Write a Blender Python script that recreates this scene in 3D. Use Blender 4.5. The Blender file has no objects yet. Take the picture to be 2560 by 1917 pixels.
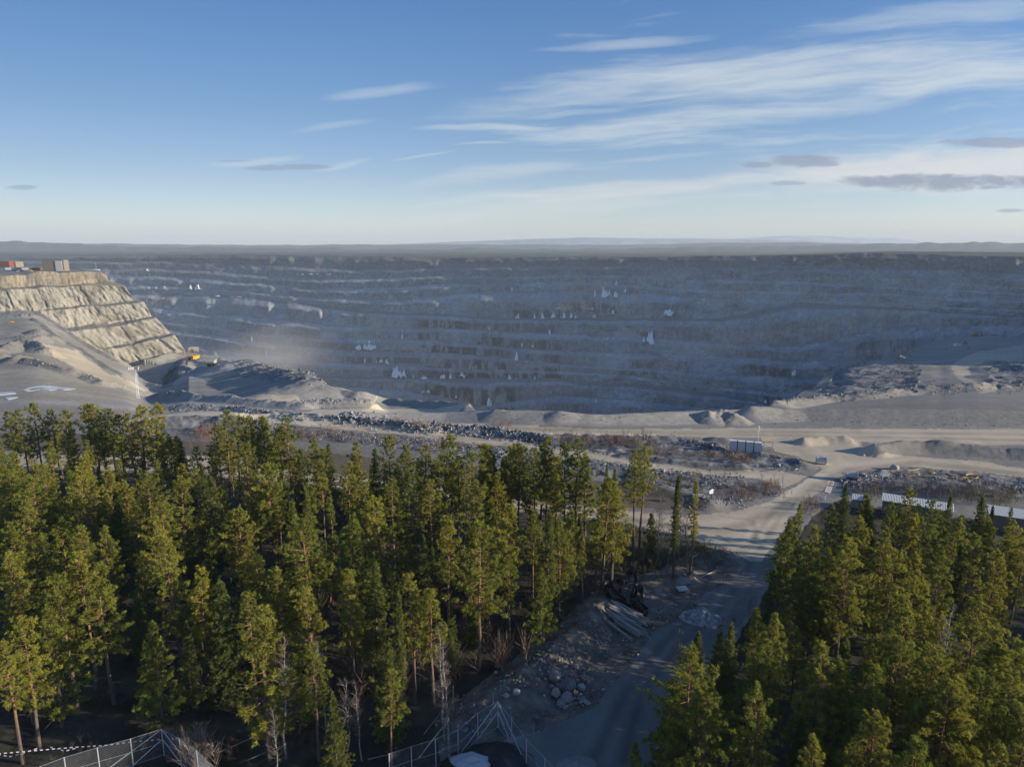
import bpy, bmesh, math, random
import numpy as np
from mathutils import Vector, Matrix
R = math.radians
scene = bpy.context.scene
COL = scene.collection

# ------------------------------------------------------------------ camera
F, PITCH, CH = 1730.0, R(11.3), 42.0          # focal length in photo pixels, pitch, camera height
camd = bpy.data.cameras.new('camera'); cam = bpy.data.objects.new('camera', camd); COL.objects.link(cam)
cam.location = (0, 0, CH); cam.rotation_euler = (R(90) - PITCH, 0, 0)
camd.sensor_width = 36; camd.lens = 36 * F / 2560; camd.clip_start = 0.5; camd.clip_end = 90000
scene.camera = cam
# ------------------------------------------------------------------ sun, sky, exposure
SUN_EL, SUN_AZ = 14.0, 101.0                  # degrees; azimuth clockwise from +Y
sdir = Vector((math.cos(R(SUN_EL)) * math.sin(R(SUN_AZ)), math.cos(R(SUN_EL)) * math.cos(R(SUN_AZ)), math.sin(R(SUN_EL))))
ld = bpy.data.lights.new('sun', 'SUN'); ld.energy = 5.0; ld.angle = R(0.5); ld.color = (1.0, 0.86, 0.66)
lo = bpy.data.objects.new('sun', ld); COL.objects.link(lo); lo.rotation_euler = sdir.to_track_quat('Z', 'Y').to_euler()
scene.view_settings.view_transform = 'Standard'; scene.view_settings.look = 'None'
scene.view_settings.exposure = 0.56; scene.view_settings.gamma = 1.0
SKY_STRENGTH = 0.096
HAZE_DENSITY = 0.85e-4
scene.cycles.use_denoising = True
scene.cycles.max_bounces = 5; scene.cycles.diffuse_bounces = 2; scene.cycles.glossy_bounces = 1
scene.cycles.transmission_bounces = 2; scene.cycles.volume_bounces = 1; scene.cycles.transparent_max_bounces = 8
scene.cycles.volume_step_rate = 2.0; scene.cycles.volume_max_steps = 128

class N:                                       # tiny node helper
    def __init__(s, tree): s.t = tree; s.n = tree.nodes; s.l = tree.links
    def put(s, sock, v):
        if isinstance(v, bpy.types.NodeSocket): s.l.new(v, sock)
        else: sock.default_value = v
    def m(s, op, a, b=0.0, c=None, clamp=False):
        n = s.n.new('ShaderNodeMath'); n.operation = op; n.use_clamp = clamp
        s.put(n.inputs[0], a); s.put(n.inputs[1], b)
        if c is not None: s.put(n.inputs[2], c)
        return n.outputs[0]
    def vm(s, op, a, b=None):
        n = s.n.new('ShaderNodeVectorMath'); n.operation = op; s.put(n.inputs[0], a)
        if b is not None: s.put(n.inputs[1], b)
        if op == 'SCALE': n.inputs['Scale'].default_value = 2.0
        return n.outputs[0]
    def noise(s, vec, scale, detail=4, rough=.55, dist=0.0, out='Fac'):
        n = s.n.new('ShaderNodeTexNoise'); s.l.new(vec, n.inputs['Vector']) if vec is not None else None
        n.inputs['Scale'].default_value = scale; n.inputs['Detail'].default_value = detail
        n.inputs['Roughness'].default_value = rough; n.inputs['Distortion'].default_value = dist
        return n.outputs[out]
    def ramp(s, fac, stops, interp='LINEAR'):
        n = s.n.new('ShaderNodeValToRGB'); s.l.new(fac, n.inputs[0]); cr = n.color_ramp; cr.interpolation = interp
        while len(cr.elements) < len(stops): cr.elements.new(0.5)
        for e, (p, c) in zip(cr.elements, stops):
            e.position = p; e.color = (*c, 1) if len(c) == 3 else c
        return n.outputs[0]
    def mix(s, fac, a, b, mode='MIX'):
        n = s.n.new('ShaderNodeMix'); n.data_type = 'RGBA'; n.blend_type = mode
        s.put(n.inputs[0], fac)
        for i, v in ((6, a), (7, b)):
            s.put(n.inputs[i], v if isinstance(v, bpy.types.NodeSocket) or len(v) == 4 else (*v, 1))
        return n.outputs[2]
    def sstep(s, x, lo, hi):
        n = s.n.new('ShaderNodeMapRange'); n.interpolation_type = 'SMOOTHSTEP'
        s.put(n.inputs[0], x); s.put(n.inputs[1], lo); s.put(n.inputs[2], hi); return n.outputs[0]
    def comb(s, x, y, z=0.0):
        n = s.n.new('ShaderNodeCombineXYZ'); s.put(n.inputs[0], x); s.put(n.inputs[1], y); s.put(n.inputs[2], z); return n.outputs[0]

def build_world():
    w = bpy.data.worlds.new('World'); scene.world = w; w.use_nodes = True
    k = N(w.node_tree); k.n.clear()
    out = k.n.new('ShaderNodeOutputWorld'); bg = k.n.new('ShaderNodeBackground'); k.l.new(bg.outputs[0], out.inputs[0])
    sky = k.n.new('ShaderNodeTexSky'); sky.sky_type = 'NISHITA'; sky.sun_disc = False
    sky.sun_elevation = R(SUN_EL); sky.sun_rotation = R(SUN_AZ); sky.altitude = 400
    sky.air_density = 1.0; sky.dust_density = 0.4; sky.ozone_density = 4.0
    bg.inputs[1].default_value = SKY_STRENGTH
    tc = k.n.new('ShaderNodeTexCoord'); sp = k.n.new('ShaderNodeSeparateXYZ'); k.l.new(tc.outputs['Generated'], sp.inputs[0])
    x, y, z = sp.outputs
    yy = k.m('MAXIMUM', y, 0.02)
    u = k.m('DIVIDE', x, yy); v = k.m('DIVIDE', z, yy)          # direction on a plane facing north
    # high cirrus: long streaks, tilted slightly, mostly towards the sun side
    wz = k.noise(k.comb(u, k.m('MULTIPLY', v, 2.0)), 2.2, 3, .5)
    vt = k.m('SUBTRACT', v, k.m('MULTIPLY', u, 0.07))
    vw = k.m('ADD', vt, k.m('MULTIPLY', k.m('SUBTRACT', wz, .5), 0.07))
    st = k.noise(k.comb(k.m('MULTIPLY', u, 1.35), k.m('MULTIPLY', vw, 12.0), 3.7), 1.9, 7, .62, 0.35)
    fi = k.noise(k.comb(k.m('MULTIPLY', u, 4.0), k.m('MULTIPLY', vw, 46.0), 1.1), 2.0, 5, .65, 0.5)
    env = k.m('MULTIPLY', k.sstep(u, -0.55, 0.45), k.m('MULTIPLY', k.sstep(v, 0.0, 0.05), k.sstep(v, 0.33, 0.20)))
    thr = k.m('SUBTRACT', 0.66, k.m('MULTIPLY', env, 0.245))
    c1 = k.m('MULTIPLY', k.sstep(k.m('ADD', st, k.m('MULTIPLY', k.m('SUBTRACT', fi, .5), .26)), thr, k.m('ADD', thr, 0.34)), 0.85)
    iso = k.noise(k.comb(k.m('MULTIPLY', u, 9.0), k.m('MULTIPLY', v, 26.0), 5.0), 2.0, 5, .6, .3)
    def ell(u0, v0, a, b, soft=.55, tilt=0.0, nz=0.5, dens=1.0):
        du = k.m('DIVIDE', k.m('SUBTRACT', u, u0), a)
        dv = k.m('DIVIDE', k.m('SUBTRACT', k.m('SUBTRACT', vw if nz > .6 else v, v0), k.m('MULTIPLY', k.m('SUBTRACT', u, u0), tilt)), b)
        q = k.m('SUBTRACT', 1.0, k.m('ADD', k.m('MULTIPLY', du, du), k.m('MULTIPLY', dv, dv)))
        if nz > .6:                                 # thin fibrous cirrus
            q = k.m('ADD', q, k.m('MULTIPLY', k.m('SUBTRACT', st, .5), 2.4)); q = k.m('ADD', q, k.m('MULTIPLY', k.m('SUBTRACT', fi, .5), 1.5))
            return k.m('MULTIPLY', k.sstep(q, -.30, 1.45), dens)
        q = k.m('ADD', q, k.m('MULTIPLY', k.m('SUBTRACT', iso, .5), 2.4)); q = k.m('ADD', q, k.m('MULTIPLY', k.m('SUBTRACT', fi, .5), .8))
        return k.m('MULTIPLY', k.sstep(q, 0.0, .75), dens)
    def uv(px, py):
        a = (958.5 - py) / F; yv = math.cos(PITCH) + a * math.sin(PITCH); zv = -math.sin(PITCH) + a * math.cos(PITCH)
        return ((px - 1280) / F) / yv, zv / yv
    def E(px, py, w_, h_, **kw):
        a, b = uv(px, py); return ell(a, b, w_ / F, h_ / F, **kw)
    whites = [E(1980, 232, 640, 66, soft=1.0, tilt=-0.005, nz=1.1, dens=.92), E(1840, 330, 520, 34, soft=.9, tilt=0.035, nz=1.0, dens=.95),
              E(2440, 280, 420, 46, soft=.9, tilt=-0.015, nz=.9, dens=1.0), E(1500, 240, 380, 42, soft=1.0, tilt=0.105, nz=1.1, dens=.7),
              E(1560, 128, 230, 11, soft=1.0, tilt=0.015, nz=.8, dens=.5), E(970, 210, 150, 15, soft=1.0, tilt=-0.005, nz=.9, dens=.55),
              E(2330, 130, 380, 34, soft=1.0, tilt=0.045, nz=1.2, dens=.55), E(1230, 440, 230, 24, soft=1., tilt=0.065, nz=.9, dens=.6),
              E(1230, 318, 190, 9, soft=1., tilt=-0.035, nz=.9, dens=.7), E(1680, 370, 110, 10, soft=1., tilt=0.025, nz=.8, dens=.6),
              E(1200, 362, 90, 5, soft=1., nz=.7, dens=.6), E(1060, 380, 80, 4, soft=1., nz=.7, dens=.5), E(640, 340, 110, 8, soft=1., nz=1., dens=.45), E(830, 285, 120, 10, soft=1., nz=.9, dens=.4), E(1430, 290, 150, 10, soft=1., nz=.9, dens=.6), E(850, 375, 70, 7, soft=1., nz=.9, dens=.4), E(1640, 425, 190, 8, soft=1., nz=.9, dens=.4), E(400, 495, 260, 10, soft=1., nz=.9, dens=.3)]
    cw = c1
    for q in whites: cw = k.m('MAXIMUM', cw, q)
    warm = k.m('MAXIMUM', E(1650, 505, 560, 30, soft=1., nz=.9, dens=.7), k.m('MAXIMUM', E(2300, 500, 600, 60, soft=1., nz=.9, dens=.65), E(1250, 540, 900, 26, soft=1., nz=.9, dens=.4)))
    greys = [E(2370, 456, 290, 22, soft=.6, nz=.35, dens=.85), E(2010, 403, 105, 17, soft=.7, nz=.5, dens=.7), E(1900, 412, 45, 11, soft=.8, nz=.5, dens=.6),
             E(2490, 357, 150, 14, soft=.8, nz=.5, dens=.6), E(665, 420, 55, 8, soft=.9, nz=.5, dens=.5), E(770, 417, 75, 7, soft=.9, nz=.5, dens=.55),
             E(60, 469, 45, 6, soft=.9, nz=.5, dens=.5), E(2530, 527, 45, 6, soft=.9, nz=.4, dens=.6), E(1970, 458, 50, 6, soft=.9, nz=.4, dens=.45),
             E(600, 403, 60, 3, soft=.9, nz=.4, dens=.35)]
    cg = greys[0]
    for q in greys[1:]: cg = k.m('MAXIMUM', cg, q)
    wb = k.ramp(k.m('MULTIPLY', z, 2.0), [(0, (.81, .725, .76)), (.18, (.635, .535, .565)), (.33, (.53, .505, .535)), (.6, (.41, .49, .575)), (1, (.40, .50, .59))])   # cold white balance
    c = k.mix(1.0, sky.outputs[0], k.vm('SCALE', wb), 'MULTIPLY')
    lf = k.m('ADD', .76, k.m('MULTIPLY', k.sstep(u, -.85, -.05), .24)); c = k.mix(1.0, c, k.comb(lf, lf, lf), 'MULTIPLY')
    c = k.mix(k.m('MULTIPLY', cw, 0.75), c, (5.0, 5.4, 5.55))
    c = k.mix(warm, c, (5.6, 5.5, 5.3))
    c = k.mix(cg, c, (1.9, 2.25, 3.0))
    k.l.new(c, bg.inputs[0])
build_world()

# ------------------------------------------------------------------ geometry helpers
def hsh(ix, iy, s):
    h = (ix.astype(np.int64) * 374761393 + iy.astype(np.int64) * 668265263 + int(s) * 974711) & 0xffffffff
    h = ((h ^ (h >> 13)) * 1274126177) & 0xffffffff
    h = ((h ^ (h >> 16)) * 2246822519) & 0xffffffff
    return ((h ^ (h >> 15)) & 0xffffff) / float(0xffffff) * 2 - 1
def vnoise(x, y, s=0):
    x = np.asarray(x, float); y = np.asarray(y, float)
    ix = np.floor(x); iy = np.floor(y); fx = x - ix; fy = y - iy
    fx = fx * fx * (3 - 2 * fx); fy = fy * fy * (3 - 2 * fy)
    a = hsh(ix, iy, s); b = hsh(ix + 1, iy, s); c = hsh(ix, iy + 1, s); d = hsh(ix + 1, iy + 1, s)
    return (a * (1 - fx) + b * fx) * (1 - fy) + (c * (1 - fx) + d * fx) * fy
def fbm(x, y, o=4, s=0, g=.5):
    r = 0; a = 1; t = 0
    for i in range(o):
        r = r + a * vnoise(x * 2 ** i + 17.3 * i, y * 2 ** i - 9.1 * i, s + i); t += a; a *= g
    return r / t
def sst(x, a, b):
    t = np.clip((x - a) / (b - a), 0, 1); return t * t * (3 - 2 * t)
def ray(px, py):
    px = np.asarray(px, float); py = np.asarray(py, float)
    v = (958.5 - py) / F
    return (px - 1280) / F, math.cos(PITCH) + v * math.sin(PITCH), -math.sin(PITCH) + v * math.cos(PITCH)
def tanY(py):
    _, y, z = ray(0, py); return -z / y
def at_D(px, py, D):
    x, y, z = ray(px, py); t = D / y; return x * t, D + 0 * t, CH + z * t
def at_z(px, py, z0=0.0):
    x, y, z = ray(px, py); t = (z0 - CH) / z; return x * t, y * t, z0 + 0 * t
def inpoly(px, py, poly):
    r = np.zeros(np.shape(px), bool); n = len(poly)
    for i in range(n):
        x1, y1 = poly[i]; x2, y2 = poly[(i + 1) % n]
        if y1 == y2: continue
        c = ((y1 > py) != (y2 > py)) & (px < (x2 - x1) * (py - y1) / (y2 - y1) + x1); r ^= c
    return r
def mesh(name, V, Fs, mats, parent=None, col=None, smooth=False, mi=None, data_only=False):
    """one mesh object from vertex and face arrays"""
    me = bpy.data.meshes.new(name); V = np.asarray(V, np.float32).reshape(-1, 3)
    if not isinstance(Fs, np.ndarray): Fs = [np.asarray(f, np.int32) for f in Fs]; Fs = [f for f in Fs if len(f)]
    else: Fs = [Fs]
    me.vertices.add(len(V)); me.vertices.foreach_set('co', V.ravel())
    nl = sum(f.size for f in Fs); npl = sum(len(f) for f in Fs)
    me.loops.add(nl); me.polygons.add(npl)
    me.loops.foreach_set('vertex_index', np.concatenate([f.ravel() for f in Fs]).astype(np.int32))
    tot = np.concatenate([np.full(len(f), f.shape[1], np.int32) for f in Fs])
    me.polygons.foreach_set('loop_start', np.concatenate([[0], np.cumsum(tot)[:-1]]).astype(np.int32))
    me.polygons.foreach_set('loop_total', tot)
    me.polygons.foreach_set('use_smooth', np.full(npl, bool(smooth)))
    for m in (mats if isinstance(mats, (list, tuple)) else [mats]): me.materials.append(m)
    if mi is not None: me.polygons.foreach_set('material_index', np.asarray(mi, np.int32))
    if col is not None:
        ca = me.color_attributes.new('Col', 'FLOAT_COLOR', 'POINT')
        c4 = np.ones((len(V), 4), np.float32); c4[:, :3] = col; ca.data.foreach_set('color', c4.ravel())
    me.update(calc_edges=True)
    if data_only: return me
    o = bpy.data.objects.new(name, me); COL.objects.link(o)
    if parent: o.parent = parent
    return o
def tag(o, label=None, cat=None, group=None, kind=None):
    for k_, v_ in (('label', label), ('category', cat), ('group', group), ('kind', kind)):
        if v_: o[k_] = v_
    return o
def empty(name, loc, rz=0.0, label=None, cat=None, group=None):
    o = bpy.data.objects.new(name, None); COL.objects.link(o); o.empty_display_size = .3
    o.location = loc; o.rotation_euler = (0, 0, rz); return tag(o, label, cat, group)
class MB:                                       # collects solids, links them as ONE mesh
    def __init__(s): s.v = []; s.f3 = []; s.f4 = []; s.n = 0
    def add(s, V, f3=(), f4=()):
        V = np.asarray(V, float).reshape(-1, 3); s.v.append(V)
        if len(f3): s.f3.append(np.asarray(f3, int) + s.n)
        if len(f4): s.f4.append(np.asarray(f4, int) + s.n)
        s.n += len(V); return s
    def box(s, c, d, rz=0, M=None, tap=1.0):
        x, y, z = [q / 2 for q in d]; V = np.array([(-x, -y, -z), (x, -y, -z), (x, y, -z), (-x, y, -z), (-x * tap, -y * tap, z), (x * tap, -y * tap, z), (x * tap, y * tap, z), (-x * tap, y * tap, z)])
        if M is not None: V = V @ np.array(M.to_3x3()).T
        if rz: q = Matrix.Rotation(rz, 3, 'Z'); V = V @ np.array(q).T
        return s.add(V + np.array(c), f4=[(0, 3, 2, 1), (4, 5, 6, 7), (0, 1, 5, 4), (1, 2, 6, 5), (2, 3, 7, 6), (3, 0, 4, 7)])
    def tube(s, P, r, n=6, cap=True):
        P = np.asarray(P, float); m = len(P); r = np.full(m, r) if np.isscalar(r) else np.asarray(r, float)
        T = np.gradient(P, axis=0); T /= np.linalg.norm(T, axis=1)[:, None] + 1e-9
        up = np.array([0, 0, 1.]) if abs(T[0][2]) < .9 else np.array([1., 0, 0])
        A = np.cross(T, up); A /= np.linalg.norm(A, axis=1)[:, None] + 1e-9; B = np.cross(T, A)
        a = np.arange(n) * 2 * math.pi / n
        V = P[:, None] + r[:, None, None] * (A[:, None] * np.cos(a)[None, :, None] + B[:, None] * np.sin(a)[None, :, None])
        q = [(i * n + j, i * n + (j + 1) % n, (i + 1) * n + (j + 1) % n, (i + 1) * n + j) for i in range(m - 1) for j in range(n)]
        V = V.reshape(-1, 3); f3 = []
        if cap:
            V = np.vstack([V, P[0], P[-1]]); c0 = m * n
            f3 = [(c0, (j + 1) % n, j) for j in range(n)] + [(c0 + 1, (m - 1) * n + j, (m - 1) * n + (j + 1) % n) for j in range(n)]
        return s.add(V, f3, q)
    def prism(s, poly, z0, z1, M=None):         # poly: xy list, extruded in z
        n = len(poly); V = np.array([(x, y, z0) for x, y in poly] + [(x, y, z1) for x, y in poly] + [(np.mean([p[0] for p in poly]), np.mean([p[1] for p in poly]), z) for z in (z0, z1)])
        if M is not None: V = np.array([tuple(M @ Vector(p)) for p in V])
        f4 = [(i, (i + 1) % n, n + (i + 1) % n, n + i) for i in range(n)]
        f3 = [(2 * n, (i + 1) % n, i) for i in range(n)] + [(2 * n + 1, n + i, n + (i + 1) % n) for i in range(n)]
        return s.add(V, f3, f4)
    def build(s, name, mat, parent=None, smooth=False):
        return mesh(name, np.vstack(s.v), [np.vstack(q) for q in (s.f3, s.f4) if q], mat, parent, smooth=smooth)

# ------------------------------------------------------------------ materials
def mat(name, color=(.5, .5, .5), rough=.8, metal=0.0, var=.25, scale=2.0, bump=0.0, attr=False, col2=None, rnd=0.0, transl=0.0, spec=.3, bscale=None):
    m = bpy.data.materials.new(name); m.use_nodes = True; k = N(m.node_tree); k.n.clear()
    out = k.n.new('ShaderNodeOutputMaterial'); p = k.n.new('ShaderNodeBsdfPrincipled')
    p.inputs['Roughness'].default_value = rough; p.inputs['Metallic'].default_value = metal; p.inputs['Specular IOR Level'].default_value = spec
    tc = k.n.new('ShaderNodeTexCoord'); vec = tc.outputs['Object']
    if attr:
        a = k.n.new('ShaderNodeVertexColor'); a.layer_name = 'Col'; base = a.outputs[0]
        if color is not None: base = k.mix(1.0, base, color, 'MULTIPLY')
    else: base = k.mix(1.0, (*color, 1), (1, 1, 1), 'MULTIPLY')
    if var or col2:
        nz = k.noise(vec, scale, 5, .6)
        if col2: base = k.mix(k.sstep(nz, .38, .66), base, col2)
        if var:
            g = k.ramp(k.noise(vec, scale * 2.3, 4, .65), [(.2, (1 - var,) * 3), (.8, (1 + var,) * 3)]); base = k.mix(1.0, base, g, 'MULTIPLY')
    if rnd:
        oi = k.n.new('ShaderNodeObjectInfo')
        g = k.ramp(oi.outputs['Random'], [(0, (1 - rnd * 1.1, 1 - rnd * .7, 1 - rnd)), (.5, (1, 1, 1)), (1, (1 + rnd * 1.3, 1 + rnd * .8, 1 + rnd * .2))]); base = k.mix(1.0, base, g, 'MULTIPLY')
    k.l.new(base, p.inputs['Base Color'])
    if bump:
        b = k.n.new('ShaderNodeBump'); b.inputs['Strength'].default_value = min(1, bump); b.inputs['Distance'].default_value = .15
        k.l.new(k.noise(vec, bscale or scale * 4, 6, .7), b.inputs['Height']); k.l.new(b.outputs[0], p.inputs['Normal'])
    sh = p.outputs[0]
    if transl:
        t = k.n.new('ShaderNodeBsdfTranslucent'); k.l.new(base, t.inputs[0]); x = k.n.new('ShaderNodeMixShader'); x.inputs[0].default_value = transl
        k.l.new(sh, x.inputs[1]); k.l.new(t.outputs[0], x.inputs[2]); sh = x.outputs[0]
    k.l.new(sh, out.inputs[0]); return m
M_ground = mat('ground_soil', (1, 1, 1), .95, attr=True, var=.28, scale=.35, bump=.6, bscale=2.2)
M_road = mat('road_gravel', (1, 1, 1), .95, attr=True, var=.12, scale=.5, bump=.35, bscale=3.0)
M_wall = mat('pit_rock', (1, 1, 1), .95, attr=True, var=.22, scale=.06, bump=.5, bscale=.35)
M_cliff = mat('cliff_rock', (1, 1, 1), .95, attr=True, var=.22, scale=.12, bump=.8, bscale=.5)
M_plain = mat('plain_heath', (1, 1, 1), .95, attr=True, var=.35, scale=.004)
M_rubble = mat('rubble_stone', (1, 1, 1), .9, attr=True, var=.25, scale=1.5)
M_needle = mat('pine_needles', (1, 1, 1), .65, attr=True, var=0, rnd=.22, transl=.38, spec=.2)
M_pbark = None
M_twig = mat('bare_twigs', (1, 1, 1), .9, attr=True, var=0, rnd=.15)
M_white = mat('white_paint', (.78, .79, .80), .6, var=.06, scale=3)
M_conc = mat('pale_concrete', (.56, .57, .58), .85, var=.14, scale=2.2)
M_rust = mat('rusty_steel', (.16, .075, .04), .85, var=.3, scale=6)
M_galv = mat('galvanised_steel', (.55, .57, .60), .45, metal=.35, var=.1, scale=8)
M_wood = mat('weathered_wood', (.30, .275, .24), .9, var=.3, scale=4)
M_plank = mat('pale_plank', (.55, .46, .32), .85, var=.2, scale=4)
M_log = mat('grey_log', (.34, .335, .32), .9, var=.3, scale=5)
M_black = mat('black_liner', (.012, .012, .014), .35, var=.2, scale=3, spec=.5)
M_yellow = mat('yellow_paint', (.62, .34, .03), .5, var=.15, scale=3)
M_orange = mat('orange_paint', (.62, .24, .04), .5, var=.15, scale=3)
M_dark = mat('dark_rubber', (.025, .025, .028), .8, var=.2, scale=4)
M_red = mat('red_paint', (.36, .055, .035), .7, var=.2, scale=1)
M_hose = mat('yellow_hose', (.72, .42, .05), .5, var=.1, scale=3)
M_ice = mat('ice', (.92, .92, .91), .5, var=.12, scale=.25)
M_icet = mat('tan_ice', (.60, .54, .44), .5, var=.18, scale=.25)
M_roof = mat('pale_sheet_roof', (.62, .62, .60), .55, var=.14, scale=1.6)
M_shed = mat('shed_boards', (.20, .17, .15), .9, var=.25, scale=3)
M_glass = mat('dark_glass', (.03, .035, .045), .15, var=0, spec=.6)
M_stone = mat('boulder', (.30, .285, .275), .9, var=.25, scale=2.5, bump=.5, rnd=.25)
M_mesh = None
# ------------------------------------------------------------------ near ground: from the forest over the haul roads to the edge of the pit
X_ = lambda pts: (np.array([p[0] for p in pts], float), np.array([p[1] for p in pts], float))
YP = X_([(-800, 1042), (0, 1040), (600, 1048), (900, 1056), (1150, 1062), (3400, 1064)])
EDGE = [(-800, 770, 700), (-300, 776, 790), (0, 780, 845), (60, 775, 860), (90, 779, 840), (128, 800, 747), (175, 830, 641), (205, 852, 580), (250, 878, 522), (300, 905, 472), (330, 918, 452), (348, 946, 412), (403, 969, 385), (425, 940, 520), (445, 905, 720), (461, 878, 868),
        (505, 887, 800), (560, 896, 720), (600, 905, 650), (640, 918, 560), (680, 937, 500), (714, 954, 450), (770, 976, 360), (822, 991, 305), (860, 989, 290), (910, 990, 280), (968, 1006, 235), (1056, 1008, 225),
        (1130, 1018, 200), (1187, 1026, 184), (1300, 1025, 178), (1396, 1028, 174), (1460, 1034, 172), (1510, 1040, 171), (1560, 1036, 172), (1640, 1030, 174), (1760, 1026, 178), (1920, 1022, 190),
        (1972, 1005, 240), (2048, 966, 330), (2085, 945, 420), (2103, 932, 470), (2130, 921, 500), (2180, 917, 530), (2223, 915, 560), (2241, 904, 610), (2280, 880, 740), (2316, 863, 850), (2345, 852, 930), (2366, 834, 1040), (2440, 836, 1030), (2560, 846, 1000), (3400, 870, 900)]
EX = np.array([e[0] for e in EDGE], float); EY = np.array([e[1] for e in EDGE], float); ED = np.array([e[2] for e in EDGE], float)
_sl = np.interp(EX, [330, 403, 425, 445, 461, 714, 900, 1000, 1800, 1920, 2048, 2440, 3400], [.16, .172, .155, .145, .139, .135, .12, .12, .14, .14, .14, .106, .106])   # fall of the ground there
_m = ((EX >= 340) & (EX < 940)) | (EX > 1915); _yp = np.interp(EX, *YP); _dp = CH / tanY(_yp)
ED = np.where(_m, (CH - _sl * _dp) / (tanY(EY) - _sl), ED)
_gx = np.arange(-900., 3500., 2.0)
def _smooth(v):
    a = np.interp(_gx, EX, v); o = a.copy()
    for sg, lo, hi in ((8, -900, 470), (3, 470, 2000), (7, 2000, 3500)):
        n = int(sg * 3); w = np.exp(-.5 * (np.arange(-n, n + 1) / sg) ** 2); w /= w.sum(); c = np.convolve(np.pad(a, n, 'edge'), w, 'valid'); m = (_gx >= lo) & (_gx < hi); o[m] = c[m]
    return o
EY, ED = _smooth(EY), _smooth(ED); EX = _gx
def A_D(px, py):
    yp = np.interp(px, *YP); ye = np.interp(px, EX, EY); De = np.interp(px, EX, ED)
    Dp = CH / tanY(yp); t = np.clip((yp - py) / (yp - ye), 0, 1.0)
    return np.where(py >= yp, CH / np.maximum(tanY(py), 1e-3), 1.0 / ((1 - t) / Dp + t / De))
def A_pt(px, py):
    px = np.asarray(px, float); py = np.asarray(py, float); return at_D(px, py, A_D(px, py))
# banks, berms and heaps: polyline traced on the ground, height, half width, roughness (m)
RIDGES = [
 ([(92, 783), (120, 798), (150, 818), (180, 838), (206, 857), (250, 883), (300, 909), (330, 924), (350, 951), (400, 972)], 2.6, 5.5, .3),
 ([(84, 800), (112, 815), (140, 842), (176, 862), (214, 884), (258, 914), (310, 946)], 2.2, 5, .3),
 ([(60, 786), (0, 788), (-200, 786)], 3.5, 9, .6), ([(95, 795), (40, 795), (-200, 796)], 3, 8, .7),
 ([(101, 838), (104, 840)], 5, 10, .2), ([(23, 850), (90, 853), (145, 851)], 2.5, 7, .6),
 ([(0, 884), (49, 865), (96, 872), (122, 887)], 3.5, 8, .5), ([(-60, 898), (0, 899)], 3, 8, .3),
 ([(20, 903), (67, 907), (101, 913), (151, 930), (188, 941), (220, 948), (261, 965), (319, 974), (406, 991), (493, 1000), (640, 1013), (760, 1022)], 2.2, 4.5, .35),
 ([(38, 906), (66, 903)], 2.5, 6, .2), ([(193, 940), (205, 940)], 2.6, 6, .3),
 ([(406, 1026), (480, 1021), (560, 1023), (640, 1031), (763, 1047), (893, 1054)], 1.4, 3.0, .6),
 ([(393, 1058), (520, 1056), (600, 1062), (650, 1068)], 1.8, 3.5, .6),
 ([(440, 927), (460, 924), (447, 945)], 8, 18, .25), ([(482, 924), (515, 926), (560, 940)], 6, 14, .3),
 ([(553, 925), (620, 936), (700, 961), (785, 986)], 7, 26, .3),
 ([(600, 925), (660, 948), (730, 972)], 5, 16, .3),
 ([(828, 989), (893, 993), (968, 1009), (1089, 1015), (1170, 1025)], 1.8, 4, .4), ([(740, 1018), (828, 1016), (926, 1018)], 2.2, 4, .6),
 ([(560, 1046), (680, 1042), (763, 1050), (893, 1058), (1000, 1070), (1090, 1080)], 1.3, 3.0, .6),
 ([(1090, 1072), (1230, 1082), (1370, 1104)], 1.5, 3.0, .6),
 ([(870, 1046), (1000, 1048), (1120, 1046), (1250, 1046)], 1.8, 6.0, .06),
 ([(1240, 1047), (1330, 1048), (1400, 1050)], 1.8, 6.0, .06), ([(1400, 1051), (1480, 1053), (1560, 1051), (1690, 1048), (1900, 1047)], 1.8, 6.0, .08),
 ([(1775, 1053), (1805, 1050), (1832, 1056)], 2.6, 5, .5),
 ([(1880, 1048), (2000, 1048), (2200, 1049), (2560, 1053), (3300, 1060)], 3.0, 7.0, .05),
 ([(1938, 1018), (2050, 1004), (2144, 997), (2247, 988), (2300, 974)], 2.2, 6, .4), ([(2300, 978), (2420, 972), (2560, 968)], 2.2, 7, .5),
 ([(2140, 950), (2200, 938)], 6, 60, .15), ([(2180, 925), (2227, 917)], 3, 20, .2), ([(2080, 985), (2200, 975)], 2.5, 26, .2),
 ([(2243, 904), (2280, 884), (2316, 866), (2350, 855)], 4, 12, .4), ([(2560, 935), (2640, 930)], 4.5, 30, .25), ([(2505, 950), (2600, 960)], 2.5, 18, .3),
 ([(2186, 1132), (2230, 1127), (2300, 1122), (2400, 1127), (2560, 1141), (2700, 1150)], 2.0, 3.6, .35),
 ([(2010, 1108), (2060, 1104), (2120, 1107)], 1.3, 2.6, .5), ([(1790, 1100), (1815, 1103)], .9, 2.5, .6),
 ([(1560, 1100), (1700, 1104), (1790, 1120)], 1.0, 3.0, .6), ([(1900, 1140), (1980, 1150), (2010, 1165)], .7, 3.0, .6),
 ([(1560, 1140), (1700, 1156), (1860, 1172)], .6, 2.0, .6),
 ([(1180, 1806), (1250, 1745), (1330, 1692), (1430, 1596), (1500, 1530)], 1.5, 3.2, .45), ([(1510, 1500), (1600, 1470), (1690, 1450)], .9, 3.5, .5),
 ([(1700, 1415), (1750, 1382), (1800, 1392)], .9, 3.0, .4), ([(1600, 1215), (1700, 1235), (1770, 1262)], 1.0, 4, .4),
 ([(1290, 1755), (1330, 1740)], .7, 2.0, .6),
]
RW = []
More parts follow.
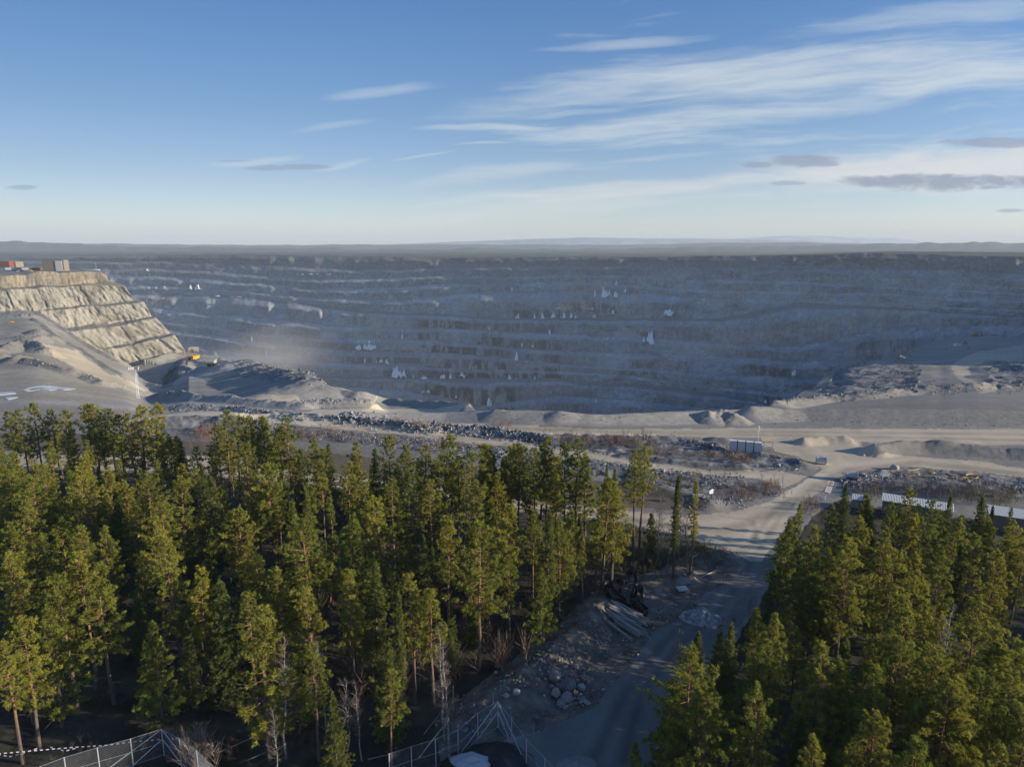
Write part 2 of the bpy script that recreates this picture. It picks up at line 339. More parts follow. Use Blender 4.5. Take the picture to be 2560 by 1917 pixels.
for pl, h, w, ro in RIDGES:
    a = np.array(pl, float); X, Y, Z = A_pt(a[:, 0], a[:, 1]); RW.append((np.stack([X, Y], 1), h, w, ro))
def disp(X, Y):
    X = np.asarray(X, float); Y = np.asarray(Y, float)
    d = fbm(X / 9, Y / 9, 4, 5) * .22 + np.clip((Y - 170) / 300, 0, 1) * fbm(X / 30, Y / 30, 4, 9) * 2.2
    nz = fbm(X / 5, Y / 5, 4, 21, .6); nz2 = fbm(X / 22, Y / 22, 3, 31); nzb = fbm(X / 13, Y / 13, 4, 22, .55)
    for P, h, w, ro in RW:
        q = (X > P[:, 0].min() - w * 1.6) & (X < P[:, 0].max() + w * 1.6) & (Y > P[:, 1].min() - w * 1.6) & (Y < P[:, 1].max() + w * 1.6)
        if not q.any(): continue
        x, y = X[q], Y[q]; best = np.full(x.shape, 1e9)
        for i in range(len(P) - 1):
            a, b = P[i], P[i + 1]; L = b - a; l2 = (L ** 2).sum() + 1e-9
            t = np.clip(((x - a[0]) * L[0] + (y - a[1]) * L[1]) / l2, 0, 1)
            best = np.minimum(best, np.hypot(x - a[0] - t * L[0], y - a[1] - t * L[1]))
        e = np.clip(1 - best / w * (1 + .25 * nz2[q]), 0, 1); e = np.where(e > .8, .8 + (e - .8) * (1 - (e - .8) * 2.0), e)
        z = np.zeros_like(X); z[q] = e * h * (1 + ro * (nzb if w > 13 else nz)[q] * 1.1 + ro * .5 * nz2[q]); d = np.maximum(d, d * .4 + z)
    return d
def G(px, py, up=0.0):
    """point on the ground sheet seen at that spot of the ground trace"""
    X, Y, Z = A_pt(px, py); return float(X), float(Y), float(Z + disp(np.array([X]), np.array([Y]))[0] + up)
def gz(X, Y): return float(disp(np.array([X]), np.array([Y]))[0])

ROADS = {
 'main': [(1040, 1056), (1200, 1060), (1500, 1072), (1900, 1071), (2560, 1072), (3300, 1078), (3300, 1122), (2560, 1112), (2300, 1114), (2120, 1104), (1950, 1095), (1700, 1092), (1450, 1086), (1250, 1078), (1080, 1068)],
 'apron': [(1900, 1094), (2120, 1106), (2190, 1124), (2185, 1140), (2120, 1158), (2060, 1172), (2010, 1150), (1940, 1128), (1910, 1112)],
 'curve': [(3300, 1260), (2560, 1195), (2412, 1177), (2287, 1167), (2225, 1169), (2162, 1175), (2100, 1190), (2065, 1218), (2017, 1252), (1993, 1278), (1955, 1335), (1905, 1400), (1868, 1400), (1801, 1362), (1738, 1337), (1548, 1302), (1300, 1278), (1119, 1250), (900, 1226), (600, 1192), (490, 1183), (330, 1177), (-400, 1170),
           (-400, 1132), (330, 1142), (490, 1138), (600, 1155), (900, 1196), (1119, 1222), (1300, 1250), (1548, 1272), (1675, 1289), (1770, 1289), (1870, 1270), (1913, 1258), (1970, 1229), (2027, 1193), (2065, 1166), (2100, 1156), (2183, 1142), (2308, 1140), (2453, 1156), (2560, 1171), (3300, 1230)],
 'bench': [(300, 1052), (392, 1042), (480, 1029), (560, 1027), (660, 1038), (820, 1057), (1010, 1073), (1200, 1094), (1310, 1104), (1472, 1129), (1643, 1158), (1800, 1176), (1900, 1180), (1960, 1178), (2020, 1190), (1960, 1222), (1935, 1212), (1900, 1198), (1800, 1192), (1643, 1174), (1472, 1146), (1300, 1121), (1200, 1110), (1010, 1088), (820, 1071), (660, 1053), (560, 1043), (480, 1045), (392, 1056)],
 'upper': [(740, 1030), (860, 1022), (1024, 1021), (1180, 1026), (1120, 1036), (1000, 1040), (860, 1040)],
 'ring': [(590, 996), (720, 1000), (850, 1003), (945, 1003), (900, 1012), (780, 1009), (650, 1007)],
 'ramp': [(120, 862), (200, 880), (262, 925), (330, 958), (400, 985), (560, 1000), (480, 995), (380, 985), (300, 970), (230, 945), (160, 905), (100, 875)],
 'south': [(2560, 905), (2470, 905), (2420, 925), (2425, 940), (2500, 975), (2455, 985), (2390, 950), (2375, 930), (2390, 905), (2440, 880), (2560, 862)],
}
PATH = [(1801, 1362), (1868, 1400), (1905, 1400), (1955, 1335), (1993, 1278), (2010, 1290), (1990, 1340), (1930, 1430), (1880, 1520), (1830, 1590), (1760, 1650), (1690, 1740), (1650, 1820), (1620, 1990), (1150, 1990), (1300, 1845), (1420, 1800), (1490, 1760), (1530, 1700), (1590, 1640), (1650, 1565), (1720, 1540), (1760, 1480), (1850, 1440), (1862, 1405)]
FOREST = [(-900, 2800), (1180, 2800), (1180, 1820), (1250, 1750), (1330, 1690), (1420, 1590), (1500, 1510), (1690, 1430), (1760, 1400), (1790, 1382), (1738, 1345), (1548, 1306), (1300, 1282), (1119, 1254), (900, 1230), (600, 1196), (490, 1187), (330, 1181), (-900, 1172)]
FOREST2 = [(1650, 2800), (1660, 1830), (1700, 1745), (1770, 1655), (1840, 1595), (1890, 1525), (1940, 1435), (2000, 1345), (2030, 1290), (2100, 1250), (2560, 1320), (3400, 1420), (3400, 2800)]
HEATH = [(1300, 1180), (1480, 1200), (1600, 1215), (1780, 1262), (1730, 1284), (1560, 1264), (1300, 1246), (900, 1192), (600, 1150), (300, 1130), (-400, 1122), (-400, 1085), (300, 1085), (560, 1110), (900, 1140)]
BANKS = [[(400, 1060), (560, 1050), (680, 1058), (820, 1074), (1010, 1092), (1200, 1114), (1300, 1126), (1472, 1150), (1643, 1178), (1800, 1196), (1950, 1215), (1940, 1235), (1880, 1240), (1700, 1235), (1560, 1205), (1300, 1160), (1000, 1120), (700, 1090), (400, 1080)],
         [(420, 1018), (560, 1015), (680, 1026), (893, 1048), (1000, 1052), (1090, 1062), (1300, 1084), (1380, 1100), (1370, 1115), (1250, 1100), (1090, 1082), (1000, 1074), (820, 1056), (660, 1038), (560, 1026), (420, 1030)],
         [(1380, 1082), (1640, 1086), (1700, 1098), (1850, 1130), (2010, 1160), (2000, 1180), (1900, 1178), (1640, 1156), (1470, 1128), (1330, 1104)],
         [(2100, 1185), (2170, 1178), (2290, 1170), (2420, 1180), (2700, 1205), (2800, 1270), (2400, 1235), (2200, 1225), (2120, 1215)],
         [(2050, 985), (2120, 930), (2230, 915), (2300, 940), (2290, 985), (2100, 1005)], [(560, 905), (640, 925), (800, 990), (700, 985), (600, 960)], [(2480, 900), (2800, 900), (2800, 975), (2500, 975), (2470, 950)]]
DEBRIS = [(1080, 1800), (1250, 1675), (1420, 1550), (1500, 1475), (1700, 1410), (1800, 1375), (1865, 1400), (1850, 1445), (1760, 1485), (1720, 1545), (1650, 1570), (1590, 1645), (1530, 1705), (1490, 1765), (1420, 1805), (1260, 1850), (1180, 1900), (1100, 1900)]
SNOW = [(0, 978), (40, 968), (90, 964), (150, 970), (190, 972), (160, 977), (90, 974), (60, 984), (30, 990), (0, 992)]

def build_ground():
    pxs = np.concatenate([np.arange(-780, -60, 24), np.arange(-60, 2622, 3.2), np.arange(2622, 3360, 24)])
    r0 = np.concatenate([[60000, 12000, 5200], np.arange(2900, 1960, -60), np.arange(1960, 1250, -4), np.arange(1250, 1064, -1.9)])
    n1, n2 = 230, 14
    PX = np.tile(pxs, (len(r0) + n1 + n2, 1)); PY = np.zeros_like(PX)
    yp = np.interp(pxs, *YP); ye = np.interp(pxs, EX, EY)
    for i, r in enumerate(r0): PY[i] = np.where(r > 2900, r, 2900 - (2900 - r) * (2900 - yp) / (2900 - 1062.1))
    for j in range(n1): PY[len(r0) + j] = yp + (ye - yp) * ((j + 1) / n1)
    nv = len(r0) + n1; PY[nv:] = ye
    D = A_D(PX, PY); D[:3] = np.array([-30, -8, 8])[:, None]
    PYc = PY.copy(); PYc[:3] = 2900
    X, Y, Z = at_D(PX, PYc, D)
    X[:3] = (PX[:3] - 1280) / F * np.array([160, 75, 45])[:, None]; Y[:3] = np.array([-60, -10, 12])[:, None]; Z[:3] = 0
    dz = disp(X[:nv].ravel(), Y[:nv].ravel()).reshape(X[:nv].shape)
    fm = (inpoly(PX[:nv], PY[:nv], FOREST) | inpoly(PX[:nv], PY[:nv], FOREST2))
    dz += fm * fbm(X[:nv] / 2.2, Y[:nv] / 2.2, 3, 77) * .22
    bm_ = np.zeros(PX[:nv].shape, bool)
    for b in BANKS: bm_ |= inpoly(PX[:nv], PY[:nv], b)
    dz += bm_ * np.where(Y[:nv] < 230, fbm(X[:nv] / 2.2, Y[:nv] / 2.2, 3, 78) * .4, fbm(X[:nv] / 7, Y[:nv] / 9, 3, 79) * 1.1)
    Z[:nv] += dz
    zl, dl = Z[nv - 1].copy(), D[nv - 1].copy()
    for j in range(n2):                            # beyond the edge the ground falls away into the pit
        s = (j + 1) ** 1.6 * 3.2; Dj = dl + s; k = Dj / dl
        X[nv + j] = X[nv - 1] * k; Y[nv + j] = Dj; Z[nv + j] = np.maximum(zl - s * 1.1 - 1.5, -430) + fbm(X[nv + j] / 15, Y[nv + j] / 15 + j, 3, 3) * 3
    # colours by what the ground is made of
    WX = PX + fbm(X / 4, Y / 4, 3, 41) * 10 * np.clip(90 / np.maximum(Y, 30), .2, 1.3); WY = PY + fbm(X / 4, Y / 4, 3, 42) * 6 * np.clip(90 / np.maximum(Y, 30), .15, 1.3)
    C = np.zeros(X.shape + (3,)); C[:] = (.235, .226, .208)
    big = fbm(X / 40, Y / 25, 4, 51); C *= (1 + .25 * big)[..., None]
    sk = fbm(X / 60, Y / 7, 4, 61); C *= (1 + .22 * sk)[..., None]                # wheel-smoothed streaks
    def paint(poly, col, k=1.0):
        q = inpoly(WX, WY, poly); C[q] = C[q] * (1 - k) + np.array(col) * k; return q
    paint(HEATH, (.14, .115, .085))
    for b in BANKS:
        q = paint(b, (.17, .175, .18)); s = np.clip(1 + 1.3 * fbm(X / 1.3, Y / 1.3, 3, 71, .7), .35, 2.0); C[q] *= s[q][:, None]
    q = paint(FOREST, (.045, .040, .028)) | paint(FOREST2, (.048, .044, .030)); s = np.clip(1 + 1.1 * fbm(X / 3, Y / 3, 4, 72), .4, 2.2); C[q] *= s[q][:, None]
    q = paint(DEBRIS, (.165, .140, .118)); s = np.clip(1 + .9 * fbm(X / 1.2, Y / 1.2, 4, 73, .65), .5, 1.9); C[q] *= s[q][:, None]
    road = np.zeros(PX.shape, bool)
    for n_, pl in ROADS.items():
        q = paint(pl, (.47, .41, .315) if n_ not in ('south', 'ramp') else (.40, .355, .28)); road |= q
        C[q] *= (1 + .20 * fbm(X / 45, Y / 2.2, 4, 74) + .12 * fbm(X / 12, Y / 9, 3, 75))[q][:, None]
    q = paint(PATH, (.19, .185, .178)); road |= q; C[q] *= (1 + .25 * fbm(X / 3.5, Y / 8, 4, 76))[q][:, None]
    # wheel tracks that run along the lanes
    for tr, w in ((ROADS['bench'][2:18], 1.2), ([(1500, 1286), (1680, 1312), (1800, 1325), (1900, 1290), (1985, 1245), (2050, 1205), (2120, 1172), (2300, 1153), (2560, 1183)], 1.0), ([(1500, 1290), (1690, 1318), (1812, 1332), (1915, 1296), (1998, 1250), (2060, 1212), (2130, 1178), (2300, 1159), (2560, 1189)], 1.0),
                  ([(1560, 1900), (1600, 1740), (1700, 1610), (1790, 1530), (1860, 1440), (1900, 1370), (1950, 1290), (2040, 1205)], .5), ([(1480, 1900), (1560, 1740), (1660, 1605), (1755, 1525), (1830, 1430), (1875, 1360), (1930, 1285), (2030, 1200)], .5),
                  ([(1860, 1440), (1880, 1380), (1890, 1330), (1880, 1300), (1800, 1290)], .4), ([(1200, 1068), (1700, 1078), (2560, 1086)], 1.5), ([(1200, 1072), (1700, 1084), (2560, 1100)], 1.2)):
        a = np.array(tr, float); P = np.stack(A_pt(a[:, 0], a[:, 1])[:2], 1); t = np.linspace(0, len(P) - 1, len(P) * 45)
        P = np.stack([np.interp(t, range(len(P)), P[:, i]) for i in (0, 1)], 1); best = np.full(X.shape, 1e9)
        q = (Y > P[:, 1].min() - 5) & (Y < P[:, 1].max() + 5); bx = np.full(q.sum(), 1e9)
        for i in range(len(P)): bx = np.minimum(bx, np.hypot(X[q] - P[i, 0], Y[q] - P[i, 1]))
        best[q] = bx; e = np.exp(-(best / w) ** 2) * (.55 + .45 * fbm(X / 6, Y / 6, 2, 80)); C *= (1 - .38 * e)[..., None]; e2 = np.exp(-((best - w * 2) / w) ** 2); C *= (1 + .10 * e2)[..., None]
    q = PY < 1064; n2m = fbm(X / 90, Y / 40, 4, 85); C[q] *= ((1.30 - .20 * sst(PX, 1850, 2050)) * (1 + .18 * n2m))[q][:, None]
    q = (PX < 330) & (PY < 1000); C[q] *= np.array((1.02, .99, .92))
    C = np.clip(C, .008, .8)
    nr, nc = X.shape; idx = np.arange(nr * nc).reshape(nr, nc)
    Q = np.stack([idx[:-1, :-1], idx[:-1, 1:], idx[1:, 1:], idx[1:, :-1]], -1)
    rf = (road[:-1, :-1] & road[1:, 1:] & road[:-1, 1:] & road[1:, :-1]).ravel(); rf &= np.repeat(np.arange(nr - 1) < nv - 1, nc - 1)
    V = np.stack([X, Y, Z], -1).reshape(-1, 3); Cf = C.reshape(-1, 3); Qf = Q.reshape(-1, 4)
    def part(name, faces, m):
        u, inv = np.unique(faces, return_inverse=True); return mesh(name, V[u], inv.reshape(-1, 4), m, col=Cf[u], smooth=True)
    tag(part('ground', Qf[~rf], M_ground), kind='structure'); tag(part('gravel_road', Qf[rf], M_road), kind='structure')
    # ground behind the camera
    b = np.array([(-900, -1500, -.3), (900, -1500, -.3), (900, -30, -.3), (-900, -30, -.3)]); tag(mesh('ground', b, np.array([[0, 1, 2, 3]]), M_ground, col=np.array([(.05, .045, .03)] * 4)), kind='structure')
build_ground()
def build_floor():
    pxs = np.arange(180, 500, 2.0); toe = np.interp(pxs, [180, 250, 328, 391, 463, 500], [955, 940, 917, 904, 878, 872]); sh = np.interp(pxs, [180, 250, 330, 348, 403, 425, 445, 461, 500], [950, 945, 930, 955, 978, 955, 925, 905, 905]) + 8
    t = np.linspace(0, 1, 60)[:, None]; PY = np.maximum(sh, toe + 4) * (1 - t) + (toe - 1) * t; PX = np.tile(pxs, (60, 1)); z0 = -98.0 + 0 * PX
    X, Y, Z = at_D(PX, PY, (CH - z0) / tanY(PY)); Z = Z + fbm(X / 20, Y / 20, 4, 401) * 1.6 + 9 * np.exp(-((PY - toe) / 7) ** 2) * (fbm(X / 25, Y / 25, 3, 402) > .05) * .6
    C = np.zeros(X.shape + (3,)); C[:] = (.33, .305, .26); C *= (1 + .2 * fbm(X / 40, Y / 8, 4, 403))[..., None]
    nr, nc = X.shape; idx = np.arange(nr * nc).reshape(nr, nc); Q = np.stack([idx[:-1, :-1], idx[:-1, 1:], idx[1:, 1:], idx[1:, :-1]], -1).reshape(-1, 4)
    tag(mesh('quarry_ground', np.stack([X, Y, Z], -1).reshape(-1, 3), Q, M_ground, col=C.reshape(-1, 3), smooth=True), kind='structure')
build_floor()

# ------------------------------------------------------------------ far wall of the pit, benches traced one below the other
BX = np.array([-500, 0, 200, 400, 600, 800, 1000, 1200, 1400, 1600, 1800, 2000, 2200, 2400, 2600, 3200], float)
BL = np.array([
 [640, 640, 640, 639, 638, 640, 643, 645, 644, 643, 640, 637, 636, 638, 642, 655],      # rim
 [652, 652, 652, 652, 660, 668, 670, 668, 666, 667, 669, 668, 672, 678, 688, 715],
 [666, 668, 669, 671, 684, 700, 694, 690, 688, 690, 698, 704, 712, 722, 734, 765],
 [684, 688, 690, 694, 706, 722, 716, 710, 706, 712, 722, 728, 736, 744, 752, 785],
 [705, 710, 712, 716, 726, 742, 752, 732, 726, 734, 744, 750, 757, 768, 774, 805],
 [730, 730, 731, 735, 738, 764, 783, 793, 797, 792, 797, 758, 770, 782, 790, 830],      # haul ramp
 [760, 762, 764, 772, 790, 810, 818, 824, 838, 844, 858, 866, 820, 812, 814, 855],
 [785, 788, 790, 800, 826, 844, 850, 860, 874, 884, 890, 905, 900, 880, 860, 890],
 [805, 808, 812, 822, 848, 872, 881, 890, 909, 920, 934, 946, 950, 930, 910, 930],
 [825, 830, 835, 848, 881, 906, 914, 926, 930, 942, 968, 985, 990, 980, 960, 975],
 [850, 856, 862, 880, 915, 939, 942, 947, 947, 962, 988, 1018, 1025, 1020, 1005, 1015],  # lower ramp
 [880, 888, 895, 915, 945, 962, 974, 1012, 985, 1000, 1024, 1050, 1060, 1060, 1050, 1060],
 [930, 940, 950, 975, 1000, 1015, 1030, 1042, 1038, 1045, 1066, 1090, 1100, 1100, 1090, 1100],
 [1010, 1020, 1030, 1050, 1070, 1080, 1090, 1096, 1096, 1100, 1116, 1136, 1150, 1150, 1140, 1150]], float)
def B_rimD(px): return np.interp(px, [-500, 400, 1200, 2000, 2560, 3200], [2960, 2500, 2010, 1560, 1260, 1020])
def B_D(px, py):
    yr = np.interp(px, BX, BL[0]); Dr = B_rimD(px); zr = CH - Dr * tanY(yr); s = .72
    return (CH - zr + s * Dr) / (tanY(py) + s)
NF, NT = 13, 7
def B_lines(px): return np.stack([np.interp(px, BX, BL[k]) + (fbm(px / 60, k * 7.3 + 0 * px, 4, 90 + k) * 4.5 + fbm(px / 220, k * 3.1 + 0 * px, 2, 190 + k) * 5.0) * (.55 if k == 0 else 1.0) for k in range(len(BL))])
STAINS = [(1050, 1245, 799, 824, .8), (1040, 1262, 828, 862, .95), (1055, 1275, 860, 890, .95), (1110, 1275, 892, 936, .95), (1085, 1400, 924, 948, .95), (1060, 1290, 962, 1026, 1.0), (850, 1085, 874, 908, .6), (950, 1110, 914, 947, .7), (1255, 1400, 797, 834, .45),
          (1275, 1400, 850, 876, .6), (1295, 1400, 884, 908, .65), (1330, 1405, 918, 948, .7), (600, 900, 822, 850, .35), (590, 910, 850, 880, .4), (600, 780, 880, 935, .35), (1545, 1640, 905, 942, .6), (1275, 1430, 774, 797, .7), (1430, 1545, 735, 782, .6), (1630, 1745, 757, 793, .5), (1600, 1645, 828, 863, .7),
          (1860, 1995, 900, 950, .6), (1890, 1960, 955, 1012, .65), (2090, 2200, 830, 930, .35), (1560, 1580, 802, 820, .7), (1480, 1510, 978, 1010, .7), (760, 1110, 705, 740, .2), (360, 500, 708, 726, .5), (350, 480, 675, 690, .4), (1230, 1330, 712, 732, .4), (1390, 1600, 712, 745, .35), (640, 680, 868, 895, .6), (1000, 1010, 822, 848, .6), (1700, 1760, 930, 975, .35), (1840, 1900, 880, 905, .35)]
WOODS = [(1940, 2230, 636, 664, .75), (2380, 2520, 668, 690, .5), (1500, 1800, 640, 656, .5), (350, 760, 636, 652, .45), (900, 1300, 640, 658, .5), (2240, 2560, 634, 652, .45)]
TANS = [(1400, 1600, 700, 780, (.30, .22, .15), .5), (1420, 1430, 745, 775, (.35, .2, .1), .8), (1900, 1925, 765, 795, (.3, .2, .13), .6), (1700, 1900, 720, 760, (.25, .17, .14), .3), (880, 960, 785, 850, (.26, .23, .18), .4), (1260, 1330, 735, 760, (.25, .15, .12), .5), (1740, 2200, 690, 760, (.22, .20, .165), .35), (2000, 2350, 740, 850, (.24, .215, .17), .35)]
def build_wall():
    pxs = np.concatenate([np.arange(-480, 240, 12), np.arange(240, 2600, 2.6), np.arange(2600, 3180, 16)])
    L = B_lines(pxs); ts, col, rows, kind = [], [], [], []
    Drow, Yrow, Krow, Trow, VIS = [], [], [], [], []
    for k in range(len(BL) - 1):
        y0, y1 = L[k], L[k + 1]; D0, D1 = B_D(pxs, y0), B_D(pxs, y1)
        mid = .40 + .16 * fbm(pxs / 70, 0 * pxs + k * 3.1, 3, 60 + k)          # talus share
        vis = sst(1.3 * fbm(pxs / 95, 0 * pxs + k * 5.7, 4, 160 + k, .6) + np.interp(pxs, [200, 700, 1350, 1500, 2600], [.16, .36, .42, .24, .22]), -.25, .25); VIS.append(vis)
        Dm = D0 + (D1 - D0) * (mid * (1 - vis) + .72 * vis)
        for j in range(NT): t = j / NT; Drow.append(D0 + (Dm - D0) * t); Yrow.append(y0 + (y1 - y0) * mid * t); Krow.append(k + 0 * pxs); Trow.append(t * .5 + 0 * pxs)
        for j in range(NF): t = j / NF; Drow.append(Dm + (D1 - Dm) * t); Yrow.append(y0 + (y1 - y0) * (mid + (1 - mid) * t)); Krow.append(k + 0 * pxs); Trow.append(.5 + t * .5 + 0 * pxs)
    D = np.array(Drow); PY = np.array(Yrow); K = np.array(Krow); T = np.array(Trow); PX = np.tile(pxs, (len(D), 1))
    X, Y, Z = at_D(PX, PY, D)
    face = sst(T, .46, .54) * np.repeat(np.array(VIS), NF + NT, 0)
    gv = fbm(PX / 11 + .8 * fbm(PX / 40, PY / 30, 2, 7), Z / 110 + K * 5, 4, 12, .6)
    d = face * gv * 1.7 + fbm(PX / 25, PY / 14, 4, 24, .6) * 5.0 + (1 - face) * fbm(PX / 14, Z / 14, 4, 13) * 2.2 + fbm(PX / 160, Z / 120, 3, 14) * 9 * sst(PY, 660, 760)
    k_ = 1 + d / D; X *= k_; Y *= k_; Z = CH + (Z - CH) * k_
    C = np.zeros(X.shape + (3,)); C[:] = (.150, .160, .174)
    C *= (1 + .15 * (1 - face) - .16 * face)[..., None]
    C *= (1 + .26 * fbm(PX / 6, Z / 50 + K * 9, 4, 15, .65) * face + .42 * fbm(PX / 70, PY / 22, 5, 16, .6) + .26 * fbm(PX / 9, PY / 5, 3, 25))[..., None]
    for pl_, w_, a_ in (([(840, 775), (860, 812), (905, 850)], 14, .5), ([(890, 690), (960, 735), (1010, 770)], 5, .3), ([(1290, 700), (1330, 690), (1350, 715)], 6, .25), ([(1690, 855), (1800, 900), (1900, 930)], 12, .25), ([(2060, 825), (2120, 850), (2200, 880)], 14, .3), ([(830, 690), (900, 710), (940, 735)], 6, .35), ([(1050, 700), (1100, 720)], 5, .3), ([(2030, 755), (2260, 765), (2450, 775), (2560, 790)], 3, .7), ([(2060, 690), (2260, 700), (2560, 722)], 2.5, .5)):
        e = np.full(PX.shape, 1e9)
        for (ax_, ay_), (bx_, by_) in zip(pl_[:-1], pl_[1:]):
            tt = np.clip(((PX - ax_) * (bx_ - ax_) + (PY - ay_) * (by_ - ay_)) / ((bx_ - ax_) ** 2 + (by_ - ay_) ** 2), 0, 1); e = np.minimum(e, np.hypot(PX - ax_ - tt * (bx_ - ax_), PY - ay_ - tt * (by_ - ay_)))
        C *= (1 + a_ * np.exp(-(e / w_) ** 2) * (.6 + .6 * fbm(PX / 8, PY / 8, 3, 26)))[..., None]
    C *= (1 - .30 * (T < .07) + .16 * sst(T, .07, .12) * sst(T, .42, .2))[..., None]; C *= (1 + sst(PX, 1350, 1600) * (.45 * fbm(PX / 34 + PY / 30, PY / 13 - PX / 160, 5, 27, .6)))[..., None]
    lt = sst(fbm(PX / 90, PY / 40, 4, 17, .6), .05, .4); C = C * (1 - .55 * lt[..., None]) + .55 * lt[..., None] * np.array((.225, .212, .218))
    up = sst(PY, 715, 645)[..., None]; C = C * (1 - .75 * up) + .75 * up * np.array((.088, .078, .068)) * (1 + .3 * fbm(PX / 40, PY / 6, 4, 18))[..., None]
    for x0, x1, y0, y1, c_, a in TANS:
        e = sst(PX, x0 - 12, x0 + 12) * sst(PX, x1 + 12, x1 - 12) * sst(PY, y0 - 5, y0 + 5) * sst(PY, y1 + 5, y1 - 5) * sst(fbm(PX / 12, PY / 25, 3, 19), -.25, .3)
        C = C * (1 - a * e[..., None]) + a * e[..., None] * np.array(c_)
    for x0, x1, y0, y1, a in WOODS:
        e = a * sst(PX, x0 - 15, x0 + 15) * sst(PX, x1 + 15, x1 - 15) * sst(PY, y0 - 3, y0 + 3) * sst(PY, y1 + 4, y1 - 3) * sst(fbm(PX / 14, PY / 5, 4, 35, .65), -.3, .15); C = C * (1 - e[..., None]) + e[..., None] * np.array((.030, .036, .030))
    for x0, x1, y0, y1, a in STAINS:
        e = sst(PX, x0 - 10, x0 + 10) * sst(PX, x1 + 10, x1 - 10) * sst(PY, y0 - 2, y0 + 4) * sst(PY, y1 + 2, y1 - 1) * sst(fbm(PX / 9, PY / 40 + K * 3, 4, 20, .65), -.28, .12) * (.25 + .75 * face)
        C *= (1 - .93 * min(1, a * 1.15) * e)[..., None]
    ck = sst(np.abs(fbm(PX / 6 + 50, Z / 45 + K * 4, 3, 28, .6)), .07, .0) * face; C *= (1 - .5 * ck)[..., None]; C *= (1 + .45 * vnoise(PX / 3.1, PY / 2.6, 29) * (.5 + .5 * vnoise(PX / 40, PY / 20, 30)))[..., None]
    ramp = ((K == 5) & (T < .20)) | ((K == 10) & (T < .24) & (PX > 780)); C[ramp] = C[ramp] * .25 + np.array((.085, .09, .098)) * .75
    nr, nc = X.shape; idx = np.arange(nr * nc).reshape(nr, nc); Q = np.stack([idx[:-1, :-1], idx[:-1, 1:], idx[1:, 1:], idx[1:, :-1]][::-1], -1).reshape(-1, 4)
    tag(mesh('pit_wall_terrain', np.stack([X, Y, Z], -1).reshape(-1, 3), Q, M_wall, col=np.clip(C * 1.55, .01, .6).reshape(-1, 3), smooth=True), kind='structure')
    xr, yr_, zr = at_D(pxs, np.interp(pxs, BX, BL[0]), B_rimD(pxs)); return xr, yr_, zr, pxs, X[0], Y[0], Z[0]
RIMX, RIMY, RIMZ, RPX, RX0, RY0, RZ0 = build_wall()
def Bsurf(px, py, fwd=0.0):
    D = float(B_D(np.array([px], float), np.array([py], float))[0]) - fwd; return tuple(float(q) for q in at_D(px, py, D))

# ------------------------------------------------------------------ heath plain beyond the rim, far hills
def build_plain():
    rows = np.concatenate([[0, .003, .008], np.linspace(.06, 1, 130) ** 1.5]); Dfar = 11000
    X = np.zeros((len(rows), len(RIMX))); Y = X.copy(); Z = X.copy()
    for i, r in enumerate(rows):
        Yr = RIMY + (Dfar - RIMY) * r; X[i] = RIMX * Yr / RIMY; Y[i] = Yr
        Z[i] = RIMZ + (-2 - RIMZ) * sst(r, 0, .10) + sst(r, .04, .35) * fbm(X[i] / 800, Y[i] / 800, 3, 101) * 5 + sst(r, 0, .02) * (7 * sst(RPX, 1850, 2300)) + sst(r, .3, 1) * 8 * fbm(X[i] / 1500, Y[i] / 1500, 3, 102)
    X[0], Y[0], Z[0] = RX0, RY0, RZ0
    C = np.zeros(X.shape + (3,)); C[:] = (.095, .083, .070); n = fbm(X / 300, Y / 300, 5, 103); m = fbm(X / 90, Y / 160, 5, 104, .6)
    g = sst(n, -.05, .3)[..., None]; C = C * (1 - g) + g * np.array((.045, .052, .035))
    h = sst(m, .15, .45)[..., None]; C = C * (1 - h * .7) + .7 * h * np.array((.20, .16, .11)); C *= (1 + .5 * fbm(X / 45, Y / 80, 3, 105))[..., None]; b3 = sst(fbm(X / 700, Y / 260, 4, 106), .05, .3)[..., None]; C = C * (1 - .75 * b3) + .75 * b3 * np.array((.030, .038, .030)); b4 = (sst(fbm(X / 260, Y / 130, 4, 107), .28, .42) * sst(Y, 3000, 5000))[..., None]; C = C * (1 - .3 * b4) + .3 * b4 * np.array((.24, .19, .12)); b5 = sst(fbm(X / 120, Y / 90, 3, 108), .38, .46)[..., None]; C = C * (1 - .25 * b5) + .25 * b5 * np.array((.25, .25, .25))
    rim = sst(Y / RIMY[None], 1.12, 1.0)[..., None]; C = C * (1 - .7 * rim) + .7 * rim * np.array((.13, .12, .11))
    nr, nc = X.shape; idx = np.arange(nr * nc).reshape(nr, nc); Q = np.stack([idx[:-1, :-1], idx[:-1, 1:], idx[1:, 1:], idx[1:, :-1]], -1).reshape(-1, 4)
    tag(mesh('heath_terrain', np.stack([X, Y, Z], -1).reshape(-1, 3), Q, M_plain, col=np.clip(C * .85, .01, .5).reshape(-1, 3), smooth=True), kind='structure')
build_plain()
